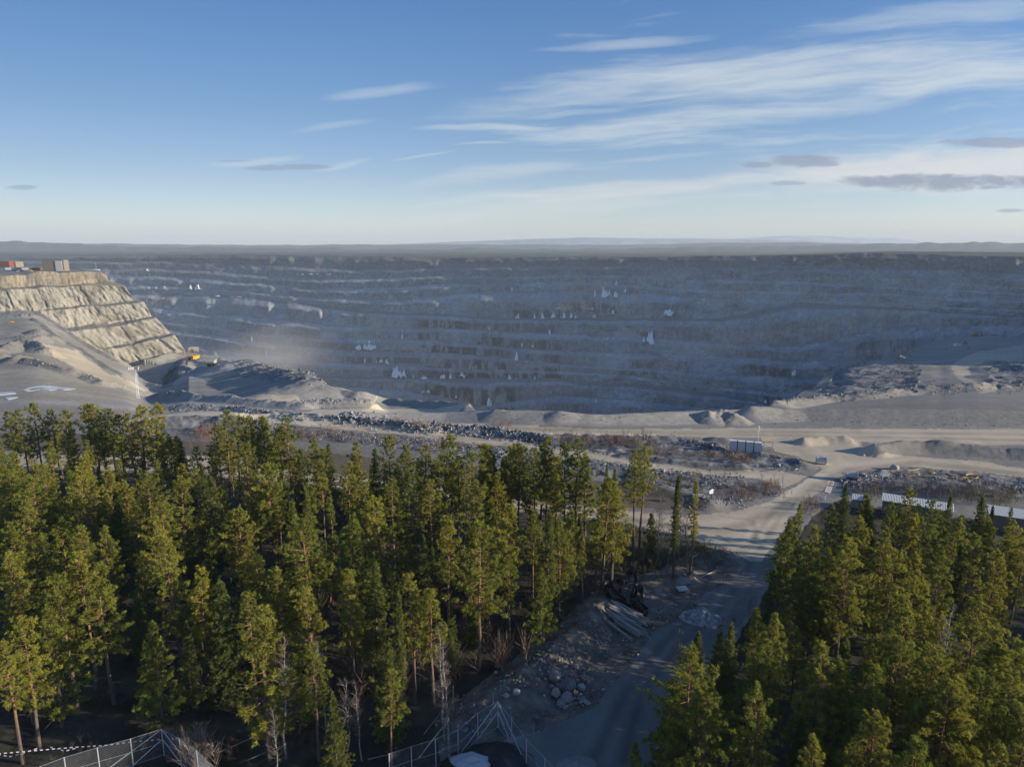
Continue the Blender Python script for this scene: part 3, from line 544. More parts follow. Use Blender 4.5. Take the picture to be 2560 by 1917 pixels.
def shade_bank():
    """unseen high ground, added right of the view to shade the lower terraces"""
    Yg = np.linspace(185, 1500, 90)[:, None]; s = np.linspace(0, 1, 40)[None]; X = .80 * Yg + 26 + s * 420 + 0 * Yg; Y = Yg + 0 * s
    floor = np.interp(Yg, [185, 260, 600, 1000, 1500], [-8, -16, -60, -95, -110]); top = 16 + 14 * fbm(X / 120, Y / 120, 4, 501)
    Z = floor + (top - floor) * sst(s, 0, .22) * sst(Yg, 170, 300) + fbm(X / 18, Y / 18, 4, 502) * 2.5
    C = np.zeros(X.shape + (3,)); C[:] = (.20, .19, .175); C *= (1 + .35 * fbm(X / 30, Y / 30, 4, 503))[..., None]
    nr, nc = X.shape; idx = np.arange(nr * nc).reshape(nr, nc); Q = np.stack([idx[:-1, :-1], idx[:-1, 1:], idx[1:, 1:], idx[1:, :-1]], -1).reshape(-1, 4)
    tag(mesh('shade_bank_terrain', np.stack([X, Y, Z], -1).reshape(-1, 3), Q, M_ground, col=np.clip(C, .02, .5).reshape(-1, 3), smooth=True), kind='structure')  # out-of-view bank, put in only for the shade it casts
shade_bank()
def hill_range(name, D, depth, prof, seed, col, amp, sc):
    xs = np.linspace(-900, 3460, 500); yh = np.interp(xs, [p[0] for p in prof], [p[1] for p in prof]) + fbm(xs / sc, 0 * xs, 5, seed) * amp
    rows = np.linspace(0, 1, 16); X = []; Y = []; Z = []
    for r in rows:
        Dr = D + depth * r; x, y, z = at_D(xs, yh, D + depth * .5); prf = math.sin(r * math.pi) ** .8
        X.append(x / y * Dr); Y.append(Dr + 0 * xs); Z.append(-30 + (z + 30) * prf * (1 + .10 * fbm(xs / 60, 0 * xs + r * 6, 3, seed + 5) * (abs(r - .5) > .1)))
    X, Y, Z = map(np.array, (X, Y, Z)); C = np.zeros(X.shape + (3,)); C[:] = col; C *= (1 + .5 * fbm(X / D * 40, Y / D * 90, 4, seed + 9))[..., None]
    nr, nc = X.shape; idx = np.arange(nr * nc).reshape(nr, nc); Q = np.stack([idx[:-1, :-1], idx[:-1, 1:], idx[1:, 1:], idx[1:, :-1]], -1).reshape(-1, 4)
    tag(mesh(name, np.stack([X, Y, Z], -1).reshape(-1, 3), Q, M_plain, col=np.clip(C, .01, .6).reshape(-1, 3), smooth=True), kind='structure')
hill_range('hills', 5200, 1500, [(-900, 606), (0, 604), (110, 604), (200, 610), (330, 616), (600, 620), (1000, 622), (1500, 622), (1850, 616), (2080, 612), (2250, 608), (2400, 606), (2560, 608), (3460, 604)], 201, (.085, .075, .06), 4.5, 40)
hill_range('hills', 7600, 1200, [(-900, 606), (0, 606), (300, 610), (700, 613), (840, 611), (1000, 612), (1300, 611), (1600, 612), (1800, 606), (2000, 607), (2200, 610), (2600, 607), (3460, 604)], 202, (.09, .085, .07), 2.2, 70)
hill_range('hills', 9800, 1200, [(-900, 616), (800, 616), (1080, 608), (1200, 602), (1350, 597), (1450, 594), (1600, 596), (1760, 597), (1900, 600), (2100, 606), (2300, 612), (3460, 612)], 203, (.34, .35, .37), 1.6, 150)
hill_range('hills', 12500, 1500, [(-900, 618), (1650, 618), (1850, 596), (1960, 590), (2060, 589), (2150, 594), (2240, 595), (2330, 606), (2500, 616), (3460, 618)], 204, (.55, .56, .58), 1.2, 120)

# ------------------------------------------------------------------ sunlit bench cliff on the far side of the haul ramp
CL = [  # (line traced left to right as far as the nose, distance offset)
 ([(-300, 706), (0, 692), (116, 680), (200, 679), (252, 680), (268, 690)], 106),
 ([(-300, 735), (0, 720), (145, 714), (240, 708), (270, 701)], 90),
 ([(-300, 742), (0, 727), (145, 718), (250, 714), (312, 715)], 74),
 ([(-300, 812), (0, 783), (116, 774), (217, 764), (334, 751)], 66),
 ([(-300, 818), (0, 789), (125, 778), (203, 768), (333, 760), (360, 755)], 52),
 ([(-300, 880), (0, 846), (174, 819), (290, 807), (380, 792)], 44),
 ([(-300, 890), (0, 856), (186, 830), (290, 816), (391, 795)], 30),
 ([(-300, 950), (0, 915), (249, 873), (348, 854), (427, 834)], 22),
 ([(-300, 958), (0, 922), (255, 875), (362, 854), (437, 838)], 8),
 ([(-300, 1010), (0, 985), (250, 938), (328, 915), (391, 903), (463, 877)], 0)]
def build_cliff():
    nu, nw = 300, 26; u = np.linspace(0, 1, nu)
    def line(k):
        pl, off = CL[k]; a = np.array(pl, float); xe = a[-1, 0]
        px = -300 + (xe + 300) * u; py = np.interp(px, a[:, 0], a[:, 1]) + fbm(px / 30, 0 * px + k, 4, 300 + k, .6) * 5.0 * sst(u, 1, .95)
        D = 880 + (px - 461) * .2 + off; x, y, z = at_D(px, py, D)
        s = np.linspace(0, 1, nw + 1)[1:]; a_ = s * 2.4                       # round the nose and run on behind
        dy_ = 320 * s ** 1.5; xw = x[-1] + 5 * np.sin(a_ * .9) - .78 * dy_; yw = y[-1] + dy_; zw = z[-1] + 0 * s
        return np.stack([np.concatenate([x, xw]), np.concatenate([y, yw]), np.concatenate([z, zw])], 1)
    Ls = [line(k) for k in range(len(CL))]
    rows, fc = [], []
    top = Ls[0]
    for s in (420, 250, 120, 50, 15): q = top.copy(); q[:, 1] += s; q[:, 0] -= s * .80; q[:, 2] = top[:, 2] * .3 + .7 * 3.0 + (0 if s < 400 else -60); rows.append(q); fc.append(0)
    for k in range(len(CL) - 1):
        n = 30 if k % 2 == 0 else 5
        for j in range(n): t = j / n; rows.append(Ls[k] * (1 - t) + Ls[k + 1] * t); fc.append((k % 2 == 0) * (1.0 if k else .6))
    rows.append(Ls[-1]); fc.append(0); q = Ls[-1].copy(); q[:, 2] -= 60; q[:, 1] -= 15; rows.append(q); fc.append(0)
    V = np.array(rows); fc = np.array(fc, float)[:, None]; nr, nc = V.shape[:2]
    ul = np.cumsum(np.concatenate([[0], np.hypot(*np.diff(Ls[4][:, :2], axis=0).T)])); U = np.tile(ul, (nr, 1)); Zz = V[..., 2]
    k_ = np.repeat(np.arange(nr)[:, None] // 34, nc, 1)
    g = U + Zz * .22                                                           # drill-hole grooves lean with the face
    gr = -np.abs(fbm(g / 9 + fbm(U / 20, Zz / 12, 2, 320) * .6, Zz / 45 + k_ * 7, 4, 311, .6)) * 3.6 + fbm(U / 34, Zz / 30, 4, 312) * 5.5 + fbm(g / 3, Zz / 7, 4, 313, .6) * 2.0
    dd = fc * gr + (1 - fc) * fbm(U / 12, V[..., 1] / 6, 3, 314) * .8
    V[..., 0] += dd * .5; V[..., 1] -= dd * .83
    C = np.zeros(V.shape); C[:] = (.335, .312, .258)
    C *= (1 + .22 * fbm(g / 5, Zz / 30, 4, 315, .65) + .10 * fbm(U / 60, Zz / 30, 3, 316))[..., None]
    cr = sst(np.abs(fbm(g / 11, Zz / 70 + k_ * 3, 3, 317)), .05, .0) * fc; C *= (1 - .55 * cr)[..., None]; c2 = sst(np.abs(fbm(g / 4.5 + 40, Zz / 40 + k_ * 5, 3, 327)), .04, .0) * sst(fbm(U / 30, Zz / 18, 3, 328), -.1, .25) * fc; C *= (1 - .5 * c2)[..., None]
    C *= (1 - .35 * sst(fbm(U / 16, Zz / 14 + k_, 4, 329), .12, .4) * fc)[..., None]
    bench = (1 - sst(fc, 0, .5)) * np.ones((nr, nc)); C = C * (1 - bench[..., None]) + bench[..., None] * np.array((.20, .19, .165))
    topm = (np.arange(nr) < 40)[:, None] & (np.arange(nr) >= 5)[:, None] & np.ones((nr, nc), bool); o = sst(fbm(U / 25, Zz / 8, 4, 318), -.3, .3)
    C[topm] = C[topm] * (.55) + .45 * (np.array((.33, .24, .12)) * (.6 + .7 * o[topm][:, None]))
    idx = np.arange(nr * nc).reshape(nr, nc); Q = np.stack([idx[:-1, :-1], idx[1:, :-1], idx[1:, 1:], idx[:-1, 1:]], -1).reshape(-1, 4)
    tag(mesh('cliff_terrain', V.reshape(-1, 3), Q, M_cliff, col=np.clip(C, .02, .7).reshape(-1, 3), smooth=True), kind='structure')
build_cliff()
# ------------------------------------------------------------------ trees
def bark_mat(name, low, high, birch=False):
    m = bpy.data.materials.new(name); m.use_nodes = True; k = N(m.node_tree); k.n.clear()
    out = k.n.new('ShaderNodeOutputMaterial'); p = k.n.new('ShaderNodeBsdfPrincipled'); p.inputs['Roughness'].default_value = .9; p.inputs['Specular IOR Level'].default_value = .2
    tc = k.n.new('ShaderNodeTexCoord'); sp = k.n.new('ShaderNodeSeparateXYZ'); k.l.new(tc.outputs['Object'], sp.inputs[0])
    if birch:
        mp = k.n.new('ShaderNodeMapping'); mp.inputs['Scale'].default_value = (2, 2, 9); k.l.new(tc.outputs['Object'], mp.inputs[0])
        c = k.mix(k.sstep(k.noise(mp.outputs[0], 1.0, 3, .6), .52, .60), low, high)
    else:
        c = k.mix(k.sstep(k.m('ADD', sp.outputs[2], k.m('MULTIPLY', k.noise(tc.outputs['Object'], 1.5, 4), 4)), 4.5, 9.0), low, high)
    g = k.ramp(k.noise(tc.outputs['Object'], 6, 4, .7), [(.2, (.55,) * 3), (.8, (1.3,) * 3)]); c = k.mix(1.0, c, g, 'MULTIPLY')
    k.l.new(c, p.inputs[0]); k.l.new(p.outputs[0], out.inputs[0]); return m
M_pbark = bark_mat('pine_bark', (.13, .105, .09), (.25, .145, .085)); M_sbark = bark_mat('spruce_bark', (.13, .11, .095), (.17, .14, .12))
M_bbark = bark_mat('birch_bark', (.27, .262, .25), (.05, .045, .04), True); M_dead = mat('dead_wood', (.33, .325, .32), .9, var=.3, scale=5)
def unit(v): return v / (np.linalg.norm(v, axis=-1, keepdims=True) + 1e-9)
def blades(P, Dn, L, W, rg):
    """thin three-cornered blades at P along Dn"""
    a = unit(np.cross(Dn, rg.normal(size=P.shape))); V = np.stack([P - a * W[:, None] * .5, P + a * W[:, None] * .5, P + Dn * L[:, None]], 1)
    return V.reshape(-1, 3), np.arange(len(P) * 3).reshape(-1, 3)
def conifer(seed, h, cb, Rm, kind):
    """returns (trunk mesh with its limbs, crown mesh)"""
    rg = np.random.default_rng(seed); mb = MB(); n = 9; t = np.linspace(0, 1, n)
    lean = rg.normal(size=2) * .018 * h; wig = np.cumsum(rg.normal(size=(n, 2)) * .05, 0); wig[0] = 0
    cx = lean[0] * t ** 1.5 + wig[:, 0]; cy = lean[1] * t ** 1.5 + wig[:, 1]; r0 = .0105 * h + .03
    mb.tube(np.stack([cx, cy, t * h - .15], 1), r0 * (1 - t) ** .8 + .012, 7)
    ax = lambda z: np.array([np.interp(z / h, t, cx), np.interp(z / h, t, cy), z])
    TP, TD, TC = [], [], []
    z = cb * h; dz = .36 if kind == 'pine' else .32
    lump = rg.uniform(.58, 1.25, 40)
    while z < h * .985:
        s = (z / h - cb) / (1 - cb)
        if kind == 'pine': L0 = Rm * (1 - s) ** (.46 if cb > .3 else .6) * (.55 + .45 * min(1, s / .22)); el0 = -4 + 52 * s
        else: L0 = Rm * (1 - s) ** .85 * (.75 + .25 * min(1, s / .1)) + .12; el0 = -22 + 50 * s
        nb = int(rg.integers(4, 7)) if kind == 'pine' else int(rg.integers(6, 9)); a0 = rg.uniform(0, 6.28)
        for b in range(nb):
            if kind == 'pine' and rg.random() < .17: continue
            az = a0 + b * 6.283 / nb + rg.normal() * .25; L = L0 * rg.uniform(.62, 1.18) * lump[int(s * 11) * 3 + int(az * .9) % 3]
            el = R(el0 + rg.normal() * 9); d = np.array([math.cos(az) * math.cos(el), math.sin(az) * math.cos(el), math.sin(el)]); p0 = ax(z + rg.normal() * .08)
            tip = p0 + d * L; mid = p0 + d * L * .5 + np.array([0, 0, (-.06 if kind == 'pine' else .04) * L])
            if L > .5: mb.tube([p0, mid, tip], [.016 + .010 * L, .012 + .005 * L, .008], 3, False)
            m = max(3, int(L / .155)); u = rg.uniform(.30 if kind == 'pine' else .12, 1.0, m) ** .8
            side = unit(np.cross(d, [0, 0, 1.])); off = rg.uniform(-1, 1, m) * .36 * L * (1.08 - u) + rg.normal(size=m) * .07
            P = p0 + d * (u * L)[:, None] + side * off[:, None] + np.array([0, 0, 1.]) * (rg.normal(size=m) * .09 + (.10 if kind == 'pine' else -.05) * np.abs(off))[:, None]
            TP.append(P); TD.append(np.tile(d, (m, 1)) + side * off[:, None] * .8); base = rg.uniform(.78, 1.22)
            TC.append(np.clip(base * rg.uniform(.80, 1.2, m), .5, 1.6) + (.22 * (u > .85)))
        z += dz * rg.uniform(.75, 1.25)
    TP.append(ax(h * .99)[None] + rg.normal(size=(5, 3)) * [.05, .05, .15]); TD.append(np.tile([0, 0, 1.], (5, 1))); TC.append(np.full(5, 1.2))
    P = np.vstack(TP); Dn = unit(np.vstack(TD)); c = np.concatenate(TC); nb = 19
    PP = np.repeat(P, nb, 0); q = rg.normal(size=PP.shape); DD = unit(np.repeat(Dn, nb, 0) * .55 + unit(q) + np.array([0, 0, .35 if kind == 'pine' else -.05]))
    Ln = rg.uniform(.17, .30, len(PP)) * (1.0 if kind == 'pine' else .85); W = rg.uniform(.038, .068, len(PP))
    V, T = blades(PP + DD * .02, DD, Ln, W, rg)
    hue = np.repeat(rg.random(len(P)), nb); cc = np.repeat(c, nb)[:, None]
    ca, cb_ = (np.array((.300, .288, .044)), np.array((.185, .222, .052))) if kind == 'pine' else (np.array((.165, .185, .040)), np.array((.105, .145, .042)))
    C = (ca * hue[:, None] + cb_ * (1 - hue[:, None])) * cc
    for i in range(int(rg.integers(5, 12))):       # dry snags below the crown
        zz = rg.uniform(.12, 1) * cb * h; az = rg.uniform(0, 6.28); L = rg.uniform(.3, 1.3); p0 = ax(zz); d = np.array([math.cos(az), math.sin(az), rg.uniform(-.5, .15)])
        mb.tube([p0, p0 + d * L * .6, p0 + d * L + [0, 0, -.1 * L]], [.022, .014, .006], 3, False)
    tr = mb.build('trunk', M_pbark if kind == 'pine' else M_sbark); tm = tr.data; bpy.data.objects.remove(tr)
    return tm, mesh('crown', V, T, M_needle, col=np.repeat(C, 3, 0), data_only=True), h
def birch(seed, h, Rm, dead=False):
    rg = np.random.default_rng(seed); mb = MB(); n = 10; t = np.linspace(0, 1, n); wig = np.cumsum(rg.normal(size=(n, 2)) * .10, 0); wig[0] = 0
    lean = rg.normal(size=2) * .04 * h; cx = lean[0] * t + wig[:, 0]; cy = lean[1] * t + wig[:, 1]
    mb.tube(np.stack([cx, cy, t * h - .15], 1), (.0075 * h + .02) * (1 - t) ** .8 + .008, 6); ax = lambda z: np.array([np.interp(z / h, t, cx), np.interp(z / h, t, cy), z])
    P, Dn, L = [], [], []
    for i in range(int(h * 4.5)):
        z = rg.uniform(.32, .98) * h; s = z / h; az = rg.uniform(0, 6.28); el = rg.uniform(.5, 1.2); LL = Rm * (1.25 - s) * rg.uniform(.5, 1.2)
        d = np.array([math.cos(az) * math.cos(el), math.sin(az) * math.cos(el), math.sin(el)]); p0 = ax(z); p1 = p0 + d * LL * .6; p2 = p1 + d * LL * .4 + np.array([math.cos(az), math.sin(az), -.1]) * LL * .12
        mb.tube([p0, p1, p2], [.016 + .004 * LL, .012, .006], 3, False)
        m = int(10 + LL * 12); u = rg.uniform(.2, 1, m); P.append(p0 + (p2 - p0) * u[:, None]); Dn.append(unit(d + rg.normal(size=(m, 3)) * .75 + [0, 0, .25])); L.append(rg.uniform(.25, .8, m) * (.4 + .6 * min(1, LL)))
    P = np.vstack(P); Dn = np.vstack(Dn); L = np.concatenate(L); V, T = blades(P, Dn, L, np.full(len(P), .020), rg)
    C = np.tile((.17, .135, .12) if not dead else (.30, .28, .26), (len(V), 1)) * np.repeat(rg.uniform(.6, 1.4, len(P)), 3)[:, None]
    tr = mb.build('trunk', M_bbark if not dead else M_dead); tm = tr.data; bpy.data.objects.remove(tr)
    return tm, mesh('crown', V, T, M_twig, col=C, data_only=True), h
PINE_T = [conifer(11, 14.5, .46, 2.3, 'pine'), conifer(12, 15.5, .54, 2.4, 'pine'), conifer(13, 13.5, .36, 2.2, 'pine'), conifer(14, 15, .58, 2.2, 'pine'), conifer(15, 14, .40, 2.7, 'pine'), conifer(16, 15, .48, 1.9, 'pine')]   # tall, bare stem
PINE_Y = [conifer(21, 11, .20, 2.5, 'pine'), conifer(22, 12, .26, 2.6, 'pine'), conifer(23, 10, .14, 2.3, 'pine'), conifer(24, 13, .24, 2.8, 'pine')]       # dense young
PINE_B = [conifer(31, 14, .34, 3.7, 'pine'), conifer(32, 15, .42, 3.6, 'pine'), conifer(33, 13.5, .30, 3.9, 'pine')]                                       # broad crowns
SPRUCE = [conifer(41, 13, .07, 2.2, 'spruce'), conifer(42, 14, .12, 1.9, 'spruce'), conifer(43, 11, .05, 2.1, 'spruce')]
SLIM = [conifer(51, 13, .34, .75, 'spruce'), conifer(52, 12, .42, .8, 'pine')]
SMALL = [conifer(61, 5, .06, 1.0, 'spruce'), conifer(62, 4.5, .10, .9, 'pine')]
BIRCH = [birch(71, 10, 1.5), birch(72, 11.5, 1.7), birch(73, 7, 1.6)]; GREY = [birch(74, 10, 1.3, True)]
KINDS = {'T': ('pine_tree', PINE_T), 'Y': ('pine_tree', PINE_Y), 'B': ('pine_tree', PINE_B), 'S': ('spruce_tree', SPRUCE), 'L': ('slim_tree', SLIM), 'k': ('small_tree', SMALL), 'b': ('birch_tree', BIRCH), 'g': ('dead_birch', GREY)}
KINDS['L'] = ('pine_tree', SLIM); KINDS['k'] = ('spruce_sapling', SMALL)
trng = random.Random(7); TREES = []
def plant(k, X, Y, h, label, group=None, which=None):
    name, protos = KINDS[k]; pr = protos[which % len(protos)] if which is not None else trng.choice(protos); s = h / pr[2]
    e = empty(name, (X, Y, gz(X, Y)), trng.uniform(0, 6.28), label, 'tree', group); w = s * trng.uniform(.92, 1.1); e.scale = (w, w, s)
    for nm, me in (('trunk', pr[0]), ('crown', pr[1])):
        o = bpy.data.objects.new(nm, me); COL.objects.link(o); o.parent = e
    TREES.append((e.location.x, e.location.y, h)); return e
DESC = {'T': 'tall pine with a bare orange-brown stem and a high green crown', 'Y': 'bushy young green pine with branches low down', 'B': 'broad spreading pine with an open green crown', 'S': 'dense dark green spruce branched to the ground', 'L': 'thin narrow conifer with a short sparse crown', 'k': 'knee-high bright green conifer sapling', 'b': 'leafless birch with a white stem and brown twigs', 'g': 'leafless grey dead birch'}
SHORT = {'T': 'tall bare-stemmed pine', 'Y': 'bushy young pine', 'B': 'broad-crowned pine', 'S': 'dark spruce', 'L': 'thin sparse conifer', 'k': 'small conifer sapling', 'b': 'leafless white birch', 'g': 'grey dead birch'}
UNNAMED = []
def name_trees():
    """labels for the trees without one of their own: rank in the wood, what it stands below, order within that spot"""
    cells = {}
    for e, k in UNNAMED:
        X, Y = e.location.x, e.location.y; h = [t[2] for t in TREES if t[0] == X and t[1] == Y][0]; px = ipx(X, Y, h)[0]
        right = X > np.interp(Y, [48, 70, 95, 120], [8, 15, 33, 52])
        row = 'in the farthest row' if Y > 112 else 'in the far ranks' if Y > 97 else 'in the middle ranks' if Y > 82 else 'in the near ranks' if Y > 66 else 'in the nearest row'
        if right: col = ('beside the track' if px < 1900 else 'below the warning sign' if px < 2160 else 'below the long shed' if px < 2400 else 'below the white-roofed shed')
        else: col = ('below the frozen puddles' if px < 190 else 'below the lit cliff' if px < 330 else 'below the lattice mast' if px < 440 else 'below the yellow haul truck' if px < 560 else 'below the dusty rubble slope' if px < 720 else 'below the pale upper road' if px < 880 else 'below the lowest ice lumps' if px < 1040 else 'below the black wet face' if px < 1230 else 'left of the black rubber' if px < 1450 else 'nearest the road bend')
        cells.setdefault((k, row, col), []).append((px, e))
    nth = ['leftmost', 'second from left', 'third from left', 'fourth from left', 'fifth from left', 'sixth from left', 'seventh from left', 'eighth from left', 'ninth from left', 'tenth from left']
    for (k, row, col), l in cells.items():
        l.sort(key=lambda q: q[0])
        for n, (px, e) in enumerate(l): e['label'] = SHORT[k] + ' ' + row + ' ' + col + ('' if len(l) == 1 else ', ' + nth[min(n, 9)])
# crown tops traced in the photo: (px, py, kind, height or None, own label or None)
TOPS = []
def T(cx, cy, off, s, items):
    for it in items: TOPS.append((off[0] + it[0] * s, off[1] + it[1] * s) + tuple(it[2:]) + (None,) * (5 - len(it)))
T(0, 0, (0, 960), .3165, [(75, 205, 'T'), (150, 195, 'T'), (270, 145, 'T', 15.5), (400, 195, 'T'), (490, 200, 'T'), (545, 290, 'S', 10), (670, 160, 'T', 15.5), (720, 165, 'T', 15.5), (790, 215, 'T'), (860, 185, 'T'), (920, 250, 'T'), (1020, 240, 'T'),
  (1105, 180, 'T', 15.5), (1175, 165, 'T', 16.5, 'tall bare-stemmed pine standing last at the open gap of the back row'), (1330, 385, 'Y'), (1400, 405, 'Y'), (1440, 430, 'S', 11), (1260, 390, 'S', 11), (1765, 205, 'T', 16), (1850, 260, 'T'), (1710, 330, 'B'), (1960, 265, 'T'), (2080, 260, 'T', 16), (2190, 350, 'T'),
  (20, 540, 'B'), (240, 745, 'B'), (650, 540, 'Y'), (620, 690, 'B', 14), (430, 820, 'Y'), (580, 895, 'Y'), (850, 650, 'Y'), (990, 750, 'Y'), (1150, 720, 'B'), (1270, 880, 'T'), (1400, 745, 'T'), (1600, 625, 'S', 12), (1650, 740, 'S', 12), (1890, 990, 'B', 13, 'gnarled pine with bare pale limbs showing through its thin crown'), (2140, 640, 'T', 16),
  (80, 1085, 'Y'), (470, 1065, 'Y'), (820, 1140, 'Y', 12), (1205, 1060, 'T', 15.5, 'tall pine with a sunlit orange stem beside its lower twin in the left wood'), (1350, 1210, 'T', 14.5), (1270, 1040, 'S', 10), (85, 1315, 'Y', 13), (620, 1335, 'T', 14), (770, 1460, 'T', 13.5), (470, 1520, 'T', 13), (360, 1540, 'Y', 12), (1550, 1450, 'Y', 12), (1720, 1560, 'S', 12, 'golden-lit narrow spruce standing against the dark hollow of the left wood'), (100, 660, 'T'), (340, 610, 'T', 13), (520, 640, 'L'), (900, 840, 'S', 11), (1060, 930, 'Y', 11), (200, 930, 'T', 13), (1480, 990, 'S', 11), (1760, 830, 'T', 13), (330, 1180, 'Y', 12), (640, 1120, 'T', 13)])
T(0, 0, (0, 1400), .3165, [(350, 385, 'Y', 11.5), (160, 465, 'T', 12), (1215, 490, 'Y', 10.6, 'bushy lone pine rising in front of the fence corner on the dark side'), (2040, 400, 'Y', 13.5, 'sunlit leafy pine with a speckled crown beside a white birch stem'), (1960, 235, 'T', 12.5), (30, 640, 'T', 11)])
T(0, 0, (600, 960), .3165, [(85, 265, 'T', 16), (180, 260, 'T', 16), (365, 270, 'T', 16.5), (580, 435, 'T'), (930, 450, 'Y', 13), (1160, 410, 'T', 15.5), (1310, 480, 'Y', 12), (1450, 480, 'T'), (1580, 400, 'T', 17, 'tallest spire-topped pine in the middle of the back row'), (1720, 560, 'T', 13.5), (1800, 530, 'T'), (1930, 480, 'T'), (2005, 550, 'S', 13), (2090, 600, 'S', 12), (2140, 490, 'T'), (2195, 480, 'T'), (30, 480, 'T'), (480, 500, 'S', 12), (700, 460, 'S', 11), (1060, 500, 'S', 11),
  (230, 630, 'T', 16.5), (390, 920, 'S', 12), (520, 870, 'S', 12.5), (505, 1060, 'B', 15.5, 'large rough pine with a jagged pale-lit top in the heart of the wood'), (715, 915, 'L', 13), (840, 620, 'T', 14), (940, 640, 'T', 14.5), (870, 1040, 'Y', 14), (1110, 860, 'T', 14.5), (1190, 760, 'T', 14), (1300, 670, 'S', 15), (1430, 750, 'L', 12), (1640, 1065, 'T', 14.5), (1880, 760, 'B', 14), (1880, 1110, 'B', 15.5, 'grand broad pine with a grey-green open crown and orange stem'), (2110, 960, 'T', 14.5), (640, 600, 'T', 13), (1500, 760, 'T', 12), (1680, 700, 'T', 12), (120, 820, 'T', 13), (980, 860, 'Y', 12), (1560, 900, 'Y', 11), (560, 790, 'T', 13), (1460, 1180, 'S', 11)])
T(0, 0, (600, 1400), .3165, [(285, 70, 'Y', 12), (1040, 20, 'S', 13, 'bright yellow-lit slender spruce between two dark gaps'), (1350, 110, 'T', 13), (1240, 260, 'L', 12.5), (1510, 210, 'T', 12), (870, 60, 'T', 13), (540, 180, 'T', 12), (290, 560, 'b', 11.6, 'white-stemmed leafless birch beside the speckled sunlit pine'), (640, 600, 'b', 9.5), (830, 890, 'b', 7.8, 'thin white birch stem standing nearest the fence'), (930, 930, 'b', 7.5), (1640, 640, 'b', 11), (1600, 500, 'b', 11), (1180, 640, 'S', 9.5)])
T(0, 0, (1200, 960), .3165, [(40, 480, 'T'), (110, 550, 'S', 13), (195, 600, 'T', 12), (245, 490, 'T', 15), (305, 485, 'T', 15), (430, 510, 'T', 15), (530, 415, 'T', 15.5), (480, 480, 'Y', 14), (600, 565, 'T', 14), (690, 470, 'T', 15), (765, 430, 'T', 15.8, 'tall straight pine with a long orange stem at the clump beside the road'), (850, 560, 'Y', 12.5), (230, 960, 'T', 14.5), (540, 1000, 'S', 14), (975, 760, 'T', 14.6, 'dark-stemmed pine standing at the tip of the wood above the black liner'), (1060, 790, 'Y', 13.5), (1240, 510, 'T', 15.5, 'taller of the two pines standing alone before the road bend'), (1290, 495, 'T', 15.0, 'leaning two-headed pine behind the lone pair at the road bend'), (1360, 1020, 'k', 5.5, 'small dark spruce standing alone on the pale road verge'), (1560, 770, 'L', 13.5, 'slim dark spruce on the thin strip before the junction'), (1700, 790, 'L', 12.5, 'thin pine nearest the road junction'), (1000, 620, 'S', 7), (1070, 660, 'S', 6), (640, 1080, 'Y', 12), (1490, 1150, 'b', 7, 'lone pale birch stem on the brown tip of the wood'), (1420, 860, 'b', 10), (1600, 900, 'b', 9), (1660, 1000, 'b', 8), (130, 700, 'T', 12), (700, 1010, 'Y', 11), (420, 1000, 'T', 12)])
T(0, 0, (1860, 960), .3165, [(820, 780, 'S', 9.5, 'spiky young spruce standing just right of the warning sign'), (690, 950, 'Y', 10), (450, 960, 'k', 4.5), (370, 1085, 'Y', 12.5, 'bright yellow-green pine standing at the track-side corner of the right wood'), (950, 880, 'Y', 10), (1000, 905, 'S', 10), (1160, 930, 'T', 11), (1290, 820, 'T', 12), (1330, 1020, 'Y', 11.5), (1510, 930, 'T', 11), (1630, 870, 'S', 9.5), (1880, 880, 'S', 11.5, 'dark pointed spruce standing between the two pale shed roofs'), (1970, 965, 'L', 9), (2110, 980, 'L', 9), (1100, 1170, 'Y', 12), (780, 1210, 'Y', 13), (820, 1290, 'B', 14, 'spreading pine with long bare grey lower limbs'), (1500, 1120, 'T', 12.5), (1690, 1060, 'Y', 11), (1810, 1180, 'Y', 12), (1990, 1315, 'Y', 12), (540, 1440, 'Y', 10), (650, 1280, 'Y', 12), (1350, 1330, 'Y', 12.5), (2130, 1100, 'T', 12), (230, 1440, 'S', 10), (1180, 1330, 'B', 13), (1560, 1330, 'Y', 12), (2080, 1240, 'Y', 11), (1720, 1250, 'S', 11), (950, 1050, 'Y', 11), (560, 1130, 'Y', 12), (480, 1280, 'Y', 11.5), (2190, 1180, 'T', 12), (1420, 1050, 'T', 11), (1215, 975, 'Y', 9), (1390, 960, 'Y', 9.5), (1550, 1000, 'Y', 9), (1710, 1045, 'Y', 9), (1960, 1062, 'Y', 9), (2150, 1075, 'Y', 9), (1010, 955, 'Y', 9)])
T(0, 0, (1860, 1400), .3165, [(150, 620, 'Y', 11.5), (620, 670, 'Y', 12.5), (820, 630, 'S', 11.5), (1075, 850, 'Y', 12), (1310, 300, 'Y', 13), (1640, 310, 'g', 10.5, 'leafless grey birch standing among the green right-hand pines'), (1860, 300, 'Y', 12.5), (2040, 570, 'T', 12.5), (1400, 1060, 'Y', 10.5), (1640, 980, 'B', 12), (1720, 920, 'Y', 12), (140, 980, 'Y', 11.5, 'yellow-lit dense pine crown beside the dead snag'), (230, 440, 'Y', 11), (1980, 640, 'Y', 11.5), (1900, 890, 'B', 12), (450, 1240, 'S', 7), (1050, 1220, 'B', 10.5), (2150, 900, 'T', 12), (760, 780, 'Y', 11), (1500, 700, 'B', 12.5), (1230, 620, 'B', 12), (2180, 620, 'Y', 11), (860, 1400, 'Y', 8)])
